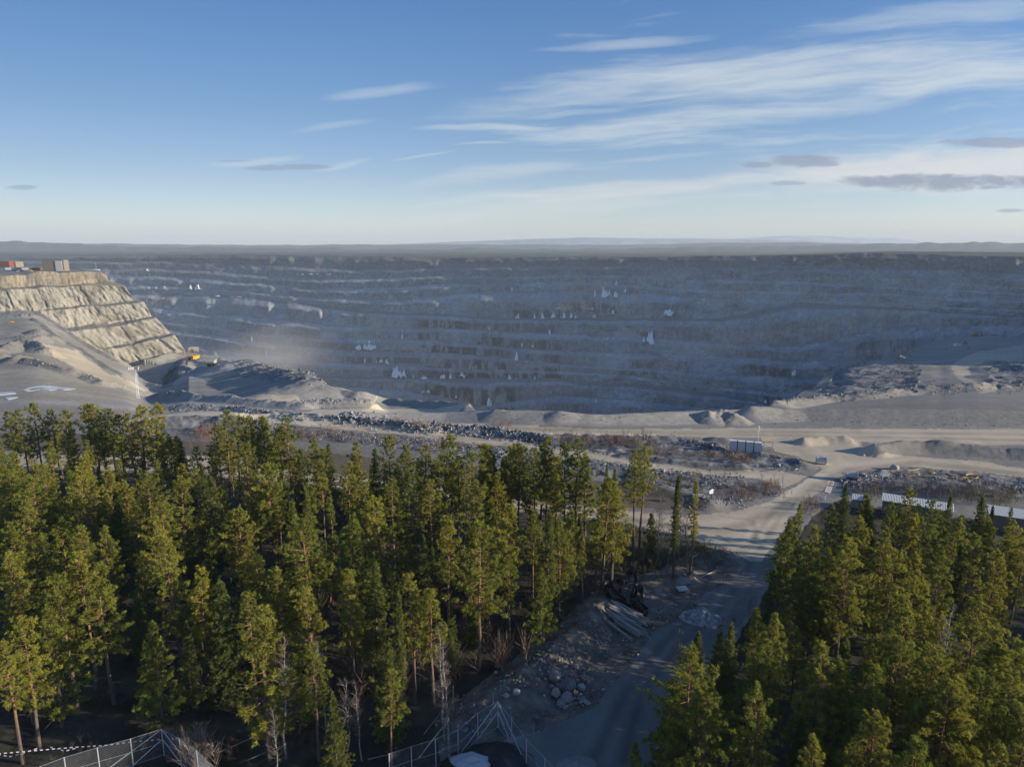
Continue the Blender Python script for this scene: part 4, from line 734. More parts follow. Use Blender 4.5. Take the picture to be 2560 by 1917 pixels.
T(0, 0, (1200, 1400), .3165, [(1990, 490, 'S', 10.5, 'pointed yellow-lit spruce at the narrow end of the track'), (1650, 680, 'B', 12.5), (1500, 1010, 'Y', 9.5), (1480, 1250, 'Y', 8), (1800, 980, 'B', 11), (1720, 575, 'k', 5.5), (1260, 1470, 'k', 5, 'small bright pine top at the very edge of the track, below the others'), (1890, 540, 'S', 9)])
for px, py, k, h, lab in TOPS:
    if h is None: h = {'T': 14.5, 'Y': 11.5, 'B': 13.5, 'S': 11, 'L': 12, 'k': 5, 'b': 9, 'g': 10}[k] + trng.uniform(-.6, .6)
    X, Y, Z = at_z(px, py, h + .1); X, Y = float(X), float(Y)
    e = plant(k, X, Y, h, lab or SHORT[k], SHORT[k] + 's of the woods')
    if not lab: UNNAMED.append((e, k))
# fill: lower trees between the traced ones, kept off the tracks
def ipx(X, Y, Z=0.0):
    d = np.array([X, Y, Z - CH]); c, s = math.cos(PITCH), math.sin(PITCH); dep = d[1] * c - d[2] * s; up = d[1] * s + d[2] * c
    return 1280 + F * d[0] / dep, 958.5 - F * up / dep
frng = np.random.default_rng(5); cnt = 0; TPX = np.array([t[0] for t in TOPS]); TPY = np.array([t[1] for t in TOPS])
def sky_line(px): q = np.abs(TPX - px) < 34; return (TPY[q].min() if q.any() else 1500) + 22
for i in range(60000):
    Y = 47 + 86 * math.sqrt(frng.random()) if frng.random() < .7 else frng.uniform(47, 120); X = frng.uniform(-1.0, 1.0) * Y * .80
    px, py = ipx(X, Y)
    if not (-130 < px < 2700): continue
    left = bool(inpoly(np.array([px]), np.array([py]), FOREST)[0]); right = bool(inpoly(np.array([px]), np.array([py]), FOREST2)[0])
    if not (left or right): continue
    if left and (1000 < px < 1420 and py > 1780 or px < 640 and py > 1840 or px > 1560): continue
    if right and py < 1320 and px > 2160: continue
    if min((a[0] - X) ** 2 + (a[1] - Y) ** 2 for a in TREES) < (2.5 if Y < 80 else 2.9) ** 2: continue
    r = frng.random(); k = 'T' if r < .42 else 'Y' if r < .62 else 'S' if r < .86 else 'b' if r < .95 else 'L'
    if right: k = 'Y' if r < .55 else 'S' if r < .75 else 'B' if r < .93 else 'b'
    h = {'T': 10.8, 'Y': 8.5, 'S': 8.0, 'b': 7.5, 'L': 9, 'B': 9}[k] * frng.uniform(.8, 1.08)
    if Y > 108: h *= .8
    tx, ty = ipx(X, Y, h)
    if ty < sky_line(tx) or (2030 < tx < 2110 and ty < 1275) or (tx > 2170 and ty < 1312): continue
    UNNAMED.append((plant(k, X, Y, h, SHORT[k], SHORT[k] + 's of the woods'), k)); cnt += 1
    if cnt >= 185: break
name_trees()
# trees beside the frame whose shadows reach into it
for i in range(26):
    Y = frng.uniform(28, 84); X = Y * .80 + 8 + frng.uniform(0, 46)
    k = 'Y' if frng.random() < .6 else 'T'; plant(k, X, Y, frng.uniform(11, 14), 'tall green conifer ' + 'beyond the eastern side of the right wood', 'trees beyond the right wood')
for i in range(14):
    X = frng.uniform(14, 46); Y = frng.uniform(26, 44); plant('Y', X, Y, frng.uniform(9, 12), 'green conifer below the viewpoint beyond the right wood', 'trees below the viewpoint')
print('trees', len(TREES))

# the dead snag in front of the right wood: dark stem, pale drooping hooked limbs
def snag():
    X, Y, Z = at_z(1748, 1698, 9.5); X, Y = float(X), float(Y); e = empty('dead_spruce', (X, Y, 0), 0, 'dead snag with a black stem and pale hooked drooping limbs', 'tree')
    rg = np.random.default_rng(3); mb = MB(); t = np.linspace(0, 1, 8); mb.tube(np.stack([.10 * np.sin(t * 5), 0 * t, t * 9.5 - .1], 1), .15 * (1 - t) + .02, 7); mb.build('trunk', M_dark, e)
    mb = MB()
    for i in range(46):
        z = 9.2 * (1 - (i / 46) ** 1.1 * .92); L = (.35 + 1.7 * (1 - z / 9.5)) * rg.uniform(.55, 1.15); az = rg.uniform(2.0, 4.6) if rg.random() < .68 else rg.uniform(-1.2, 1.5); d = np.array([math.cos(az), math.sin(az) * .8, 0])
        u = np.linspace(0, 1, 7); P = np.array([.10 * math.sin(z / 9.5 * 5), 0, z]) + d * (L * u)[:, None]; P[:, 2] += L * (.55 * np.sin(u * 2.5) - .62 * u ** 2.4)
        mb.tube(P, .026 * (1 - u * .75), 4, False)
    mb.build('limbs', M_dead, e)
snag()
# ------------------------------------------------------------------ stones
def ico(sub):
    bm = bmesh.new(); bmesh.ops.create_icosphere(bm, subdivisions=sub, radius=1); V = np.array([v.co[:] for v in bm.verts]); Fc = np.array([[v.index for v in f.verts] for f in bm.faces]); bm.free(); return V, Fc
ICO1, ICO2, ICO3 = ico(1), ico(2), ico(3)
def scatter_rocks(name, P, S, seed, col=(.215, .22, .225), var=.38):
    """many loose stones as one heap"""
    rg = np.random.default_rng(seed); Vb, Fb = ICO1; n = len(P); V = np.tile(Vb, (n, 1, 1)) * rg.uniform(.5, 1.3, (n, len(Vb), 1)) * rg.uniform(.5, 1.3, (n, 1, 3)) * np.asarray(S)[:, None, None]
    a = rg.uniform(0, 6.28, n); c, s = np.cos(a)[:, None], np.sin(a)[:, None]; V = np.stack([V[..., 0] * c - V[..., 1] * s, V[..., 0] * s + V[..., 1] * c, V[..., 2]], -1) + np.asarray(P)[:, None]
    C = np.array(col) * (1 + var * rg.normal(size=(n, 1)).clip(-1.3, 2.0)) * rg.normal(1, .04, (n, 3)); C = np.clip(C, .04, .7)
    Fs = (np.tile(Fb, (n, 1, 1)) + (np.arange(n) * len(Vb))[:, None, None]).reshape(-1, 3)
    return tag(mesh(name, V.reshape(-1, 3), Fs, M_rubble, col=np.repeat(C, len(Vb), 0)), kind='stuff')
rrg = np.random.default_rng(17)
def in_region(poly, n):
    a = np.array(poly, float); o = []
    while len(o) < n:
        p = rrg.uniform(a.min(0), a.max(0), (n * 3, 2)); o += list(p[inpoly(p[:, 0], p[:, 1], poly)])
    return np.array(o[:n])
def rocks_on(px, py, smin, smax, sink=.25, pw=2.2):
    X, Y, Z = A_pt(px, py); kp = fbm(X / 5, Y / 5, 3, 55) + .5 * rrg.random(len(X)) > .05; X, Y, Z = X[kp], Y[kp], Z[kp]; Z = Z + disp(X, Y); S = smin + (smax - smin) * rrg.random(len(X)) ** pw; return np.stack([X, Y, Z + S * sink], 1), S
def along(pl, n, spread):
    a = np.array(pl, float); t = rrg.uniform(0, len(a) - 1, n); x = np.interp(t, range(len(a)), a[:, 0]) + rrg.normal(size=n) * 4; y = np.interp(t, range(len(a)), a[:, 1]) + rrg.normal(size=n) * spread; return x, y
PP, SS = [], []
def addr(ps): PP.append(ps[0]); SS.append(ps[1])
for pl, n, sp, a, b in (([(560, 1044), (680, 1041), (763, 1049), (893, 1056), (1000, 1068), (1095, 1078)], 1100, 4.0, .12, .75), ([(860, 1052), (960, 1062), (1090, 1078)], 500, 5, .2, 1.0), ([(1090, 1072), (1230, 1083), (1375, 1106)], 900, 6, .15, .85),
                        ([(400, 1026), (480, 1021), (560, 1022), (640, 1030), (763, 1046), (893, 1053)], 900, 2.5, .12, .6), ([(740, 1018), (828, 1016), (926, 1018)], 300, 2, .2, .7), ([(560, 1000), (760, 1018), (640, 1010)], 250, 4, .15, .5),
                        ([(1600, 1100), (1700, 1106), (1790, 1122), (1850, 1140), (2010, 1168)], 700, 8, .1, .5), ([(2120, 1200), (2200, 1192), (2290, 1190), (2420, 1204), (2560, 1222)], 900, 6, .1, .55), ([(2110, 1210), (2160, 1215), (2240, 1205)], 350, 10, .25, .9), ([(1520, 1110), (1590, 1100), (1650, 1108)], 260, 4, .1, .5),
                        ([(1260, 1048), (1400, 1052), (1560, 1054), (1850, 1052)], 200, 4, .1, .35), ([(1880, 1056), (2560, 1062)], 220, 3, .1, .35), ([(1938, 1018), (2050, 1004), (2144, 997), (2247, 988), (2300, 973)], 360, 2.0, .15, .9), ([(2300, 976), (2560, 966)], 420, 6, .2, .9), ([(2243, 902), (2280, 884), (2316, 866), (2350, 855)], 260, 3, .3, 1.2),
                        ([(600, 1064), (760, 1082), (1000, 1102), (1200, 1124), (1300, 1138)], 1500, 6, .1, .55), ([(1300, 1140), (1470, 1162), (1640, 1186), (1800, 1202), (1930, 1215)], 1500, 9, .1, .6), ([(1560, 1190), (1640, 1200), (1760, 1215)], 400, 8, .1, .6), ([(1690, 1268), (1760, 1258), (1830, 1254), (1890, 1246)], 260, 7, .1, .5),
                        ([(20, 903), (151, 929), (261, 964), (406, 990), (640, 1012)], 380, 2.5, .15, .8), ([(23, 849), (145, 850)], 90, 2, .3, 1.0), ([(600, 920), (700, 958), (785, 985)], 700, 8, .2, .9), ([(505, 889), (600, 906), (700, 946), (810, 988)], 260, 2, .3, 1.3), ([(20, 788), (100, 792)], 60, 3, .4, 1.4), ([(2100, 960), (2200, 940), (2280, 945)], 900, 16, .15, .8), ([(2520, 930), (2620, 940)], 260, 14, .2, 1.2)):
    addr(rocks_on(*along(pl, int(n * 1.8), sp * 1.15), a * .50, b * .55, .12, 2.8))
scatter_rocks('rubble', np.vstack(PP), np.concatenate(SS), 23)
# stones and gravel thrown about on the brown bank beside the track
q = in_region(DEBRIS, 1900); P_, S_ = rocks_on(q[:, 0], q[:, 1], .03, .20, .1, 3); q2 = in_region(PATH, 260); P2, S2 = rocks_on(q2[:, 0], q2[:, 1], .02, .07, .1, 3)
P3, S3 = rocks_on(*along([(1250, 1745), (1330, 1690), (1400, 1640), (1470, 1690)], 700, 16), .05, .22, .1, 3)
scatter_rocks('gravel', np.vstack([P_, P2, P3]), np.concatenate([S_, S2, S3]), 24, (.27, .255, .24), .4)

def boulder(loc, r, seed, label, group=None, m=None, ang=0.0, rz=0.0):
    rg = np.random.default_rng(seed); V, Fb = ICO3; V = V.copy()
    for k_ in range(9 if ang else 5):                # flatten by a few planes: split faces
        d = unit(rg.normal(size=3)[None])[0]; lim = rg.uniform(.45, .75) if ang else rg.uniform(.72, .92); e = V @ d; V = V - np.maximum(e - lim, 0)[:, None] * d
    V *= 1 + .05 * np.stack([fbm(V[:, 0] * 3 + seed, V[:, 1] * 3 + V[:, 2] * 2, 3, seed)] * 3, 1); V = V * np.array(r)
    o = mesh('boulder', V, Fb, m or M_stone, smooth=not ang); o.location = loc; o.rotation_euler = (rg.uniform(-.2, .2), rg.uniform(-.2, .2), rz); return tag(o, label, 'boulder', group)
M_sdark = mat('dark_rock', (.13, .14, .155), .85, var=.35, scale=2.5, col2=(.22, .22, .23), bump=.5); M_spale = mat('pale_rock', (.42, .41, .37), .9, var=.2, scale=3, bump=.4); M_sbrown = mat('brown_rock', (.24, .18, .13), .9, var=.25, scale=3, bump=.4)
HEAP = [(285, 665, 120, 150, 0, None, 'long upright grey boulder at the top left of the stone heap', .5), (500, 580, 90, 75, 1, None, 'grey boulder with a broken corner at the top of the stone heap', 0), (600, 800, 185, 150, 1, M_sdark, 'big dark angular block with white veins in the middle of the stone heap', .7), (280, 1030, 110, 118, 1, None, 'faceted boulder with a flat pink-grey face on the left of the heap', 0), (580, 1125, 122, 125, 0, None, 'large round purple-grey boulder at the front of the stone heap', 0),
        (440, 1260, 95, 78, 0, None, 'smooth grey boulder lying in front of the round purple one', .4), (960, 825, 92, 68, 0, M_spale, 'pale egg-shaped boulder lying apart on the right of the heap', -.5), (795, 790, 45, 75, 1, M_spale, 'narrow cream stone standing against the dark block', 0), (810, 960, 52, 85, 1, None, 'grey slab stone standing below the cream one', 0), (810, 670, 60, 62, 1, M_sbrown, 'rust-brown stone at the upper right of the dark block', 0), (1110, 1195, 78, 55, 1, M_spale, 'pale three-cornered stone alone on the track edge', .2), (960, 575, 75, 55, 1, M_sbrown, 'squarish brown stone behind the heap', 0)]
for i, (cx, cy, rx, ry, an, mm, lab, rz) in enumerate(HEAP):
    px, py = 1360 + cx * .0966, 1640 + cy * .0966; k_ = .0966 * 88 / F; r = (rx * k_ * 1.0, (rx + ry) * .5 * k_, ry * k_ * .95)
    X, Y, Z = G(px, py + ry * .0966 * .45); boulder((X, Y, Z + r[2] * .85), r, 40 + i, lab, None, mm, an, rz)
for i, (cx, cy, rx) in enumerate([(580, 1320, 45), (650, 1260, 44), (385, 855, 42), (285, 860, 40), (190, 870, 48), (400, 1150, 42), (900, 1210, 36), (430, 720, 62), (715, 1240, 34), (545, 655, 36), (820, 1230, 34), (860, 640, 40), (1010, 1290, 28)]):
    px, py = 1360 + cx * .0966, 1640 + cy * .0966; r = rx * .0966 * 84 / F; X, Y, Z = G(px, py); boulder((X, Y, Z + r * .5), (r, r * .9, r * .8), 80 + i, 'small grey stone wedged between the big boulders of the heap', 'small stones in the boulder heap')
hr = random.Random(12)
for i in range(16):
    a = hr.uniform(0, 6.28); q_ = hr.uniform(.2, 1); px, py, r = 1417 + math.cos(a) * 44 * q_, 1735 + math.sin(a) * 44 * q_, hr.uniform(.14, .30); X, Y, Z = G(px, py); boulder((X, Y, Z + r * .6 + .35 * (1 - q_)), (r, r * .85, r * .75), 120 + i, 'small grey stone wedged between the big boulders of the heap', 'small stones in the boulder heap', None, i % 2)
for px, py, r, lab in ((1290, 1757, .36, 'grey boulder on the bank just above the fence corner'), (1265, 1768, .28, 'rounded stone directly beside the fence corner'), (1117, 1813, .30, 'lone white round stone at the foot of the dark wood'), (1404, 1581, .20, 'small white stone high on the brown bank'), (2418, 1208, .40, 'white stone below the yellow hose loop'), (2236, 1174, .75, 'pale block at the road edge beside the yellow hose'), (1946, 1164, .35, 'pale stone on the slope below the white barriers'), (2158, 1139, .3, 'little white stone on the pale turning area')):
    X, Y, Z = G(px, py); boulder((X, Y, Z + r * .55), (r * 1.15, r, r * .8), int(px), lab, None, M_spale)

# ------------------------------------------------------------------ heaps and timber beside the track
def heap(name, px, py, L, W, H, rz, m, label, seed, cat):
    X, Y, Z = G(px, py); n, k_ = 56, 18; V, Fq = [], []
    for i in range(k_ + 1):
        t = i / k_
        for j in range(n):
            a = j / n * 6.283; rr = (1 - t) * (1 + .16 * float(vnoise(math.cos(a) * 2 + seed, math.sin(a) * 2, seed))); x, y = math.cos(a) * rr, math.sin(a) * rr; nz = float(fbm(np.array([x * 3 + seed]), np.array([y * 3]), 4, seed)[0])
            V.append((x * L, y * W, -.12 + H * (max(0.0, 1 - rr) ** .75) * (1 + .35 * nz) + .10 * nz * (t > 0)))
    for i in range(k_):
        for j in range(n): Fq.append((i * n + j, i * n + (j + 1) % n, (i + 1) * n + (j + 1) % n, (i + 1) * n + j))
    o = mesh(name, V, np.array(Fq), m, smooth=True); o.location = (X, Y, Z); o.rotation_euler = (0, 0, rz); return tag(o, label, cat)
M_frost = mat('frosted_gravel', (.24, .26, .265), .9, var=.3, scale=2, col2=(.58, .59, .59), bump=.8, bscale=9); M_pgrav = mat('pale_gravel', (.33, .315, .28), .95, var=.2, scale=3, bump=.6, bscale=9)
heap('gravel_heap', 1754, 1547, 2.7, 1.8, 1.6, -.35, M_frost, 'low frosted heap of gravel lying in the middle of the track', 5, 'gravel heap')
heap('gravel_heap', 1706, 1462, 1.15, .9, .5, 0, M_pgrav, 'pale sandy heap behind the flat concrete slab', 6, 'gravel heap')
heap('gravel_heap', 1440, 1912, 1.9, 1.0, 1.1, .1, mat('grey_sand', (.26, .26, .26), .95, var=.15, scale=3), 'smooth grey sand heap right of the fence at the near end of the track', 8, 'gravel heap')
X, Y, Z = G(1705, 1477); b = MB(); b.box((0, 0, 0), (1.35, .95, .14)); o = b.build('concrete_slab', M_conc); o.location = (X, Y, Z + .12); o.rotation_euler = (.06, .05, .25); tag(o, 'flat square concrete slab lying in front of the pale sandy heap', 'slab')
def pole(name, a, b_, r, m, label, cat, group=None, n=7, lift=(0, 0), taper=.8):
    A, B = np.array(G(*a)), np.array(G(*b_)); A[2] += r + lift[0]; B[2] += r + lift[1]; c = (A + B) / 2
    u = np.linspace(0, 1, 5); P = A + (B - A) * u[:, None] - c; P[:, 2] += .02 * np.sin(u * 9 + A[0]); mb = MB(); mb.tube(P, r * (1 - (1 - taper) * u), n); o = mb.build(name, m); o.location = tuple(c); return tag(o, label, cat, group)
lr = random.Random(4); C5 = lambda x, y: (1480 + x * .1537, 1430 + y * .1537)
for i in range(34):
    t = i / 33; lx = 330 - 80 * min(1, t * 1.6) + lr.uniform(-40, 70) + (60 if t > .75 else 0); ly = 605 + 290 * t; w = lr.uniform(420, 640) * (1 - .1 * t); dy = w * lr.uniform(.30, .58)
    layer = 0 if i % 2 == 0 else .24
    if i == 33: lx, ly, w, dy, layer = 250, 895, 400, 235, 0
    pole('log', C5(lx, ly), C5(lx + w, ly + dy + (1 - t) * -60), .17 if i == 33 else lr.uniform(.085, .15), M_log, 'thick grey pole on the near side of the log pile' if i == 33 else 'grey weathered pole lying in the pile beside the track', 'log', None if i == 33 else 'poles of the log pile', lift=(layer + lr.uniform(0, .12), layer + lr.uniform(0, .1)))
for i in range(30):                                # brush heap: broken branches
    cx, cy = lr.gauss(230, 110), lr.gauss(1130, 80); a = lr.uniform(0, 6.28); L = lr.uniform(50, 150); pole('branch', C5(cx - 60, cy), C5(cx - 60 + math.cos(a) * L, cy + math.sin(a) * L * .6), lr.uniform(.025, .06), M_plank if lr.random() < .4 else M_log, 'broken grey branch in the brush heap below the log pile', 'branch', 'branches of the brush heap', 5, (lr.uniform(.05, .7), lr.uniform(0, .3)), .4)
C3 = lambda x, y: (1660 + x * .0966, 1340 + y * .0966)
for a, b_, r, lab in (((570, 640), (730, 520), .13, 'left one of the pale short beams lying side by side at the wood tip'), ((640, 668), (712, 600), .12, 'shortest pale beam between the two longer ones at the wood tip'), ((758, 592), (812, 545), .12, 'pale beam end lying uppermost beside the longer beams at the wood tip'), ((720, 690), (890, 565), .13, 'right-hand longest of the pale short beams at the wood tip')): pole('beam', C3(*a), C3(*b_), r, M_plank, lab, 'beam', n=4, taper=1)
for a, b_, r, m, lab in (((680, 960), (990, 1165), .05, M_galv, 'long grey board crossing behind the white stick'), ((760, 1010), (1000, 1120), .05, M_galv, 'shorter grey board lying beside the longer crossing one'), ((560, 1040), (850, 1085), .05, M_wood, 'grey board lying toward the dark pit beside the pale heap'), ((940, 1075), (1400, 870), .06, M_plank, 'long yellow-white plank pointing at the track'), ((1180, 970), (1460, 898), .05, M_plank, 'second yellow-white plank lying against the long one'), ((785, 1040), (815, 1165), .035, M_white, 'short white stick under the crossed boards'), ((1430, 665), (1560, 680), .055, M_yellow, 'small yellow plank on the track near the mossy edge'), ((545, 1535), (600, 1605), .03, M_white, 'thin white stick lying alone below the concrete slab')): pole('plank', C3(*a), C3(*b_), r, m, lab, 'plank', n=4, taper=1)
def ribbon(pts, w, label, th=.05):
    """a strip of thick black rubber standing on edge, bent in loops"""
    a = np.array([C5(x, y) for x, y, _ in pts]); P = np.array([G(*p) for p in a]); P[:, 2] += [z for *_, z in pts]; c = P.mean(0); t = np.linspace(0, len(P) - 1, len(P) * 5); i0 = np.arange(len(P))
    Q = np.stack([np.interp(t, i0, P[:, k_] - c[k_]) for k_ in range(3)], 1); ker = np.array([1, 2, 3, 2, 1]) / 9.0
    for k_ in range(3): Q[:, k_] = np.convolve(np.pad(Q[:, k_], 2, 'edge'), ker, 'valid')
    T_ = unit(np.gradient(Q, axis=0)); nrm = unit(np.cross(T_, [0, 0, 1.])); tw = np.sin(t * 1.7 + len(pts)) * .55; up = np.array([0, 0, 1.]) * np.cos(tw)[:, None] + nrm * np.sin(tw)[:, None]; sd = np.cross(T_, up)
    V = np.stack([Q - sd * th, Q + sd * th, Q + sd * th + up * w, Q - sd * th + up * w], 1); n = len(Q); Fq = [(i * 4 + j, i * 4 + (j + 1) % 4, i * 4 + 4 + (j + 1) % 4, i * 4 + 4 + j) for i in range(n - 1) for j in range(4)] + [(0, 3, 2, 1), (n * 4 - 4, n * 4 - 3, n * 4 - 2, n * 4 - 1)]
    o = mesh('rubber_strip', V.reshape(-1, 3), np.array(Fq), M_black); o.location = tuple(c); tag(o, label, 'rubber strip')
ribbon([(540, 575, 0), (440, 480, .1), (330, 350, .1), (250, 375, .1), (185, 440, 0), (200, 500, 0), (290, 560, 0), (380, 585, 0), (500, 565, 0)], .80, 'black rubber strip curled in the wide left-hand loop above the log pile')
ribbon([(450, 470, 0), (480, 390, .1), (455, 310, .3), (415, 275, .2), (470, 330, .1), (560, 310, .1), (590, 240, .2), (600, 200, .5), (645, 155, .9), (690, 190, .7), (690, 280, .3), (675, 380, 0)], .75, 'black rubber strip rising in a tall narrow loop at the back of the tangle')
ribbon([(680, 390, .1), (620, 440, .2), (620, 510, .1), (670, 500, .1), (700, 410, .3), (770, 420, .3), (830, 490, .2), (830, 580, .1), (870, 690, 0)], .9, 'black rubber strip sagging toward the track on the right of the tangle')
ribbon([(540, 560, 0), (620, 610, .1), (640, 560, .2), (720, 640, .1), (700, 560, .2), (780, 680, 0), (890, 730, 0)], .75, 'crumpled black rubber strip lying low along the top of the logs')

# ------------------------------------------------------------------ chain-link fence corners
def mesh_mat():
    m = bpy.data.materials.new('chain_link'); m.use_nodes = True; k = N(m.node_tree); k.n.clear(); out = k.n.new('ShaderNodeOutputMaterial'); p = k.n.new('ShaderNodeBsdfPrincipled'); p.inputs['Base Color'].default_value = (.20, .23, .27, 1); p.inputs['Roughness'].default_value = .5; p.inputs['Metallic'].default_value = .3
    k.l.new(p.outputs[0], out.inputs[0]); return m
M_mesh = mesh_mat()
def fence(posts, corner, H, label, braces):
    """posts: foot points in order, corner: index of the corner post"""
    P = [np.array(G(*p)) for p in posts]; c = P[corner]; e = empty('wire_fence', tuple(c), 0, label, 'fence')
    for p in P: mb = MB(); mb.tube([p - c - [0, 0, .2], p - c + [0, 0, H]], .045, 8); mb.build('post', M_galv, e)
    for a, za, b_, zb in braces: mb = MB(); mb.tube([P[a] - c + [0, 0, za], P[b_] - c + [0, 0, zb]], .035, 6); mb.build('brace', M_galv, e)
    V, Fq = [], []; n = 0
    for a, b_ in zip(P[:-1], P[1:]):               # woven wire: diagonal strands both ways
        a, b_ = a - c, b_ - c; L = np.linalg.norm((b_ - a)[:2]); st = .20
        for sgn in (1, -1):
            for s0 in np.arange(-H, L, st):
                u0, u1 = max(s0, 0), min(s0 + H, L)
                if u1 - u0 < .03: continue
                z0, z1 = (u0 - s0, u1 - s0) if sgn > 0 else (H - (u0 - s0), H - (u1 - s0)); A_ = a + (b_ - a) * (u0 / L) + [0, 0, z0]; B_ = a + (b_ - a) * (u1 / L) + [0, 0, z1]; q = np.array([0, 0, .006]); w = np.array([.005, .005, 0])
                V += [A_ - q, A_ + q * .3 + w, A_ + q * .3 - w, B_ - q, B_ + q * .3 + w, B_ + q * .3 - w]; Fq += [(n, n + 1, n + 4, n + 3), (n + 1, n + 2, n + 5, n + 4), (n + 2, n, n + 3, n + 5)]; n += 6
    mesh('wire_netting', np.array(V), np.array(Fq), M_mesh, e); mb = MB()
    for z in (H - .02, H * .5, .1):
        for a, b_ in zip(P[:-1], P[1:]): mb.tube([a - c + [0, 0, z], b_ - c + [0, 0, z]], .012, 4, False)
    mb.build('tension_wire', M_galv, e)
fence([(975, 1955), (1030, 1937), (1090, 1917), (1146, 1893), (1195, 1857), (1245, 1829), (1279, 1865), (1316, 1918), (1362, 1965), (1400, 2010)], 5, 2.62, 'grey chain-link fence corner with diagonal braces in front of the track', [(5, 2.55, 3, .1), (5, 1.6, 4, .1), (5, 2.55, 7, .15), (5, 1.6, 6, .1)])
fence([(110, 1985), (170, 1962), (252, 1938), (334, 1915), (411, 1889), (455, 1914), (498, 1945), (545, 1990)], 4, 2.55, 'grey chain-link fence corner with diagonal braces in the dark wood edge', [(4, 2.5, 2, .1), (4, 1.6, 3, .1), (4, 2.5, 6, .15), (4, 1.6, 5, .1)])
heap('tarp_mound', 1215, 1920, 4.2, 3.0, 1.7, .25, mat('dark_tarp', (.016, .017, .020), .4, var=.4, scale=1.2, spec=.4), 'black covered mound inside the fence corner', 12, 'mound')
heap('snow_patch', 1180, 1930, 2.0, 1.0, .8, -.1, mat('grey_snow', (.42, .44, .48), .8, var=.1, scale=3), 'grey dome of old snow lying against the black mound', 14, 'snow heap').location.z += .95
for a, b_, r, lab in (((1048, 1905), (1124, 1840), .05, 'pale leaning pole laid against the fence'), ((1107, 1850), (1125, 1818), .04, 'short pale stick behind the fence netting')): pole('stick', a, b_, r, M_plank, lab, 'stick', lift=(.4, 1.4))
for px, py, h, lab in ((1133, 1792, 2.6, 'weathered wooden stake standing alone in the clearing'), (1232, 1803, 1.9, 'short post just behind the fence corner'), (1333, 1862, 2.0, 'thin reddish stake right of the fence corner'), (1268, 1843, 2.2, 'leaning pale stake beside the fence corner')):
    X, Y, Z = G(px, py); mb = MB(); mb.tube([(0, 0, -.2), (.05, .0, h)], .05, 6); o = mb.build('stake', M_wood); o.location = (X, Y, Z); tag(o, lab, 'stake')
# barrier tape strung between the stems
def tape(pts, label, group=None):
    P = np.array([G(px, py, up) for px, py, up in pts]); c = P[0].copy(); L = np.concatenate([[0], np.cumsum(np.linalg.norm(np.diff(P, axis=0), axis=1))]); n = int(L[-1] / .45); t = np.linspace(0, L[-1], n * 2 + 1); Q = np.stack([np.interp(t, L, P[:, k_] - c[k_]) for k_ in range(3)], 1)
    V, Fq, mi = [], [], []
    for i in range(len(Q) - 1):
        b = len(V); a_, d = Q[i], Q[i + 1]
        for p in (a_, d): V += [p + [0, -.008, -.05], p + [0, .008, -.05], p + [0, .008, .05], p + [0, -.008, .05]]
        for j in range(4): Fq.append((b + j, b + (j + 1) % 4, b + 4 + (j + 1) % 4, b + 4 + j)); mi.append(i % 2)
        Fq += [(b, b + 3, b + 2, b + 1), (b + 4, b + 5, b + 6, b + 7)]; mi += [i % 2] * 2
    o = mesh('barrier_tape', np.array(V), np.array(Fq), [M_white, mat('tape_dark', (.03, .02, .03), .6, var=0)], mi=mi); o.location = tuple(c); tag(o, label, 'tape', group)
tape([(-30, 1918, 1.2), (105, 1906, 1.15), (190, 1898, 1.1), (270, 1893, 1.1), (330, 1886, 1.15), (410, 1879, 1.2)], 'taut striped barrier tape strung between pine stems in the dark wood')
tape([(-30, 1904, .9), (28, 1905, .55), (70, 1900, .8), (105, 1895, 1.0)], 'sagging striped barrier tape below the taut one'); tape([(130, 1895, 1.0), (165, 1898, .7), (200, 1893, .9)], 'short drooping end of striped tape beside the flapping knot')
for a, b_, r in (((520, 1900), (660, 1845), .05), ((700, 1830), (830, 1735), .06), ((740, 1810), (860, 1770), .04), ((620, 1905), (700, 1880), .05), ((920, 1905), (1010, 1890), .05), ((1060, 1840), (1105, 1795), .05), ((360, 1818), (408, 1817), .09)): pole('fallen_trunk', a, b_, r, M_wood, 'thin fallen grey trunk lying on the dark forest floor', 'fallen trunk', 'fallen trunks on the forest floor', 5, (.2, .5), .4)
M_panel = mat('barrier_panel', (.66, .67, .68), .85, var=.12, scale=2.5)
# ------------------------------------------------------------------ road side: white barriers, mast, drums, hose, signs, sheds
def along2(a, b_): d = np.array(b_) - np.array(a); return math.atan2(d[1], d[0]), float(np.linalg.norm(d[:2]))
A0, B0 = G(1822, 1127), G(1904, 1134); ang, LW = along2(A0, B0)
e = empty('barrier_wall', A0, ang, 'long white panelled barrier with rusty posts beside the haul road', 'barrier'); w = LW / 4
for i in range(4): mb = MB(); mb.box((w * (i + .5), 0, 1.16), (w - .16, .9, 2.32)); mb.build('panel', M_panel, e); mb = MB(); mb.box((w * (i + .5), .0, 2.36), (w - .10, .98, .08)); mb.build('cap', M_white, e)
for i in (1, 2, 3): mb = MB(); mb.box((w * i, -.42, 1.3), (.16, .16, 2.6)); mb.box((w * i, -.44, .25), (.22, .14, .5)); mb.build('post', M_rust, e)
mb = MB(); mb.box((LW + .05, -.1, 1.0), (.12, 1.05, 2.0)); mb.build('end_post', M_white, e)
X, Y, Z = G(1900, 1128); e = empty('signal_mast', (X, Y + 1.5, Z), 0, 'thin white mast with two round white lamps behind the panelled barrier', 'mast'); mb = MB(); mb.tube([(0, 0, 0), (0, 0, 4.6)], .045, 8); mb.build('pole', M_white, e)
for z in (4.25, 4.85): mb = MB(); mb.tube([(0, -.12, z), (0, .12, z)], .20, 14); mb.build('lamp', M_white, e)
A1, B1 = G(1906, 1126), G(1930, 1127); ang, L1 = along2(A1, B1)
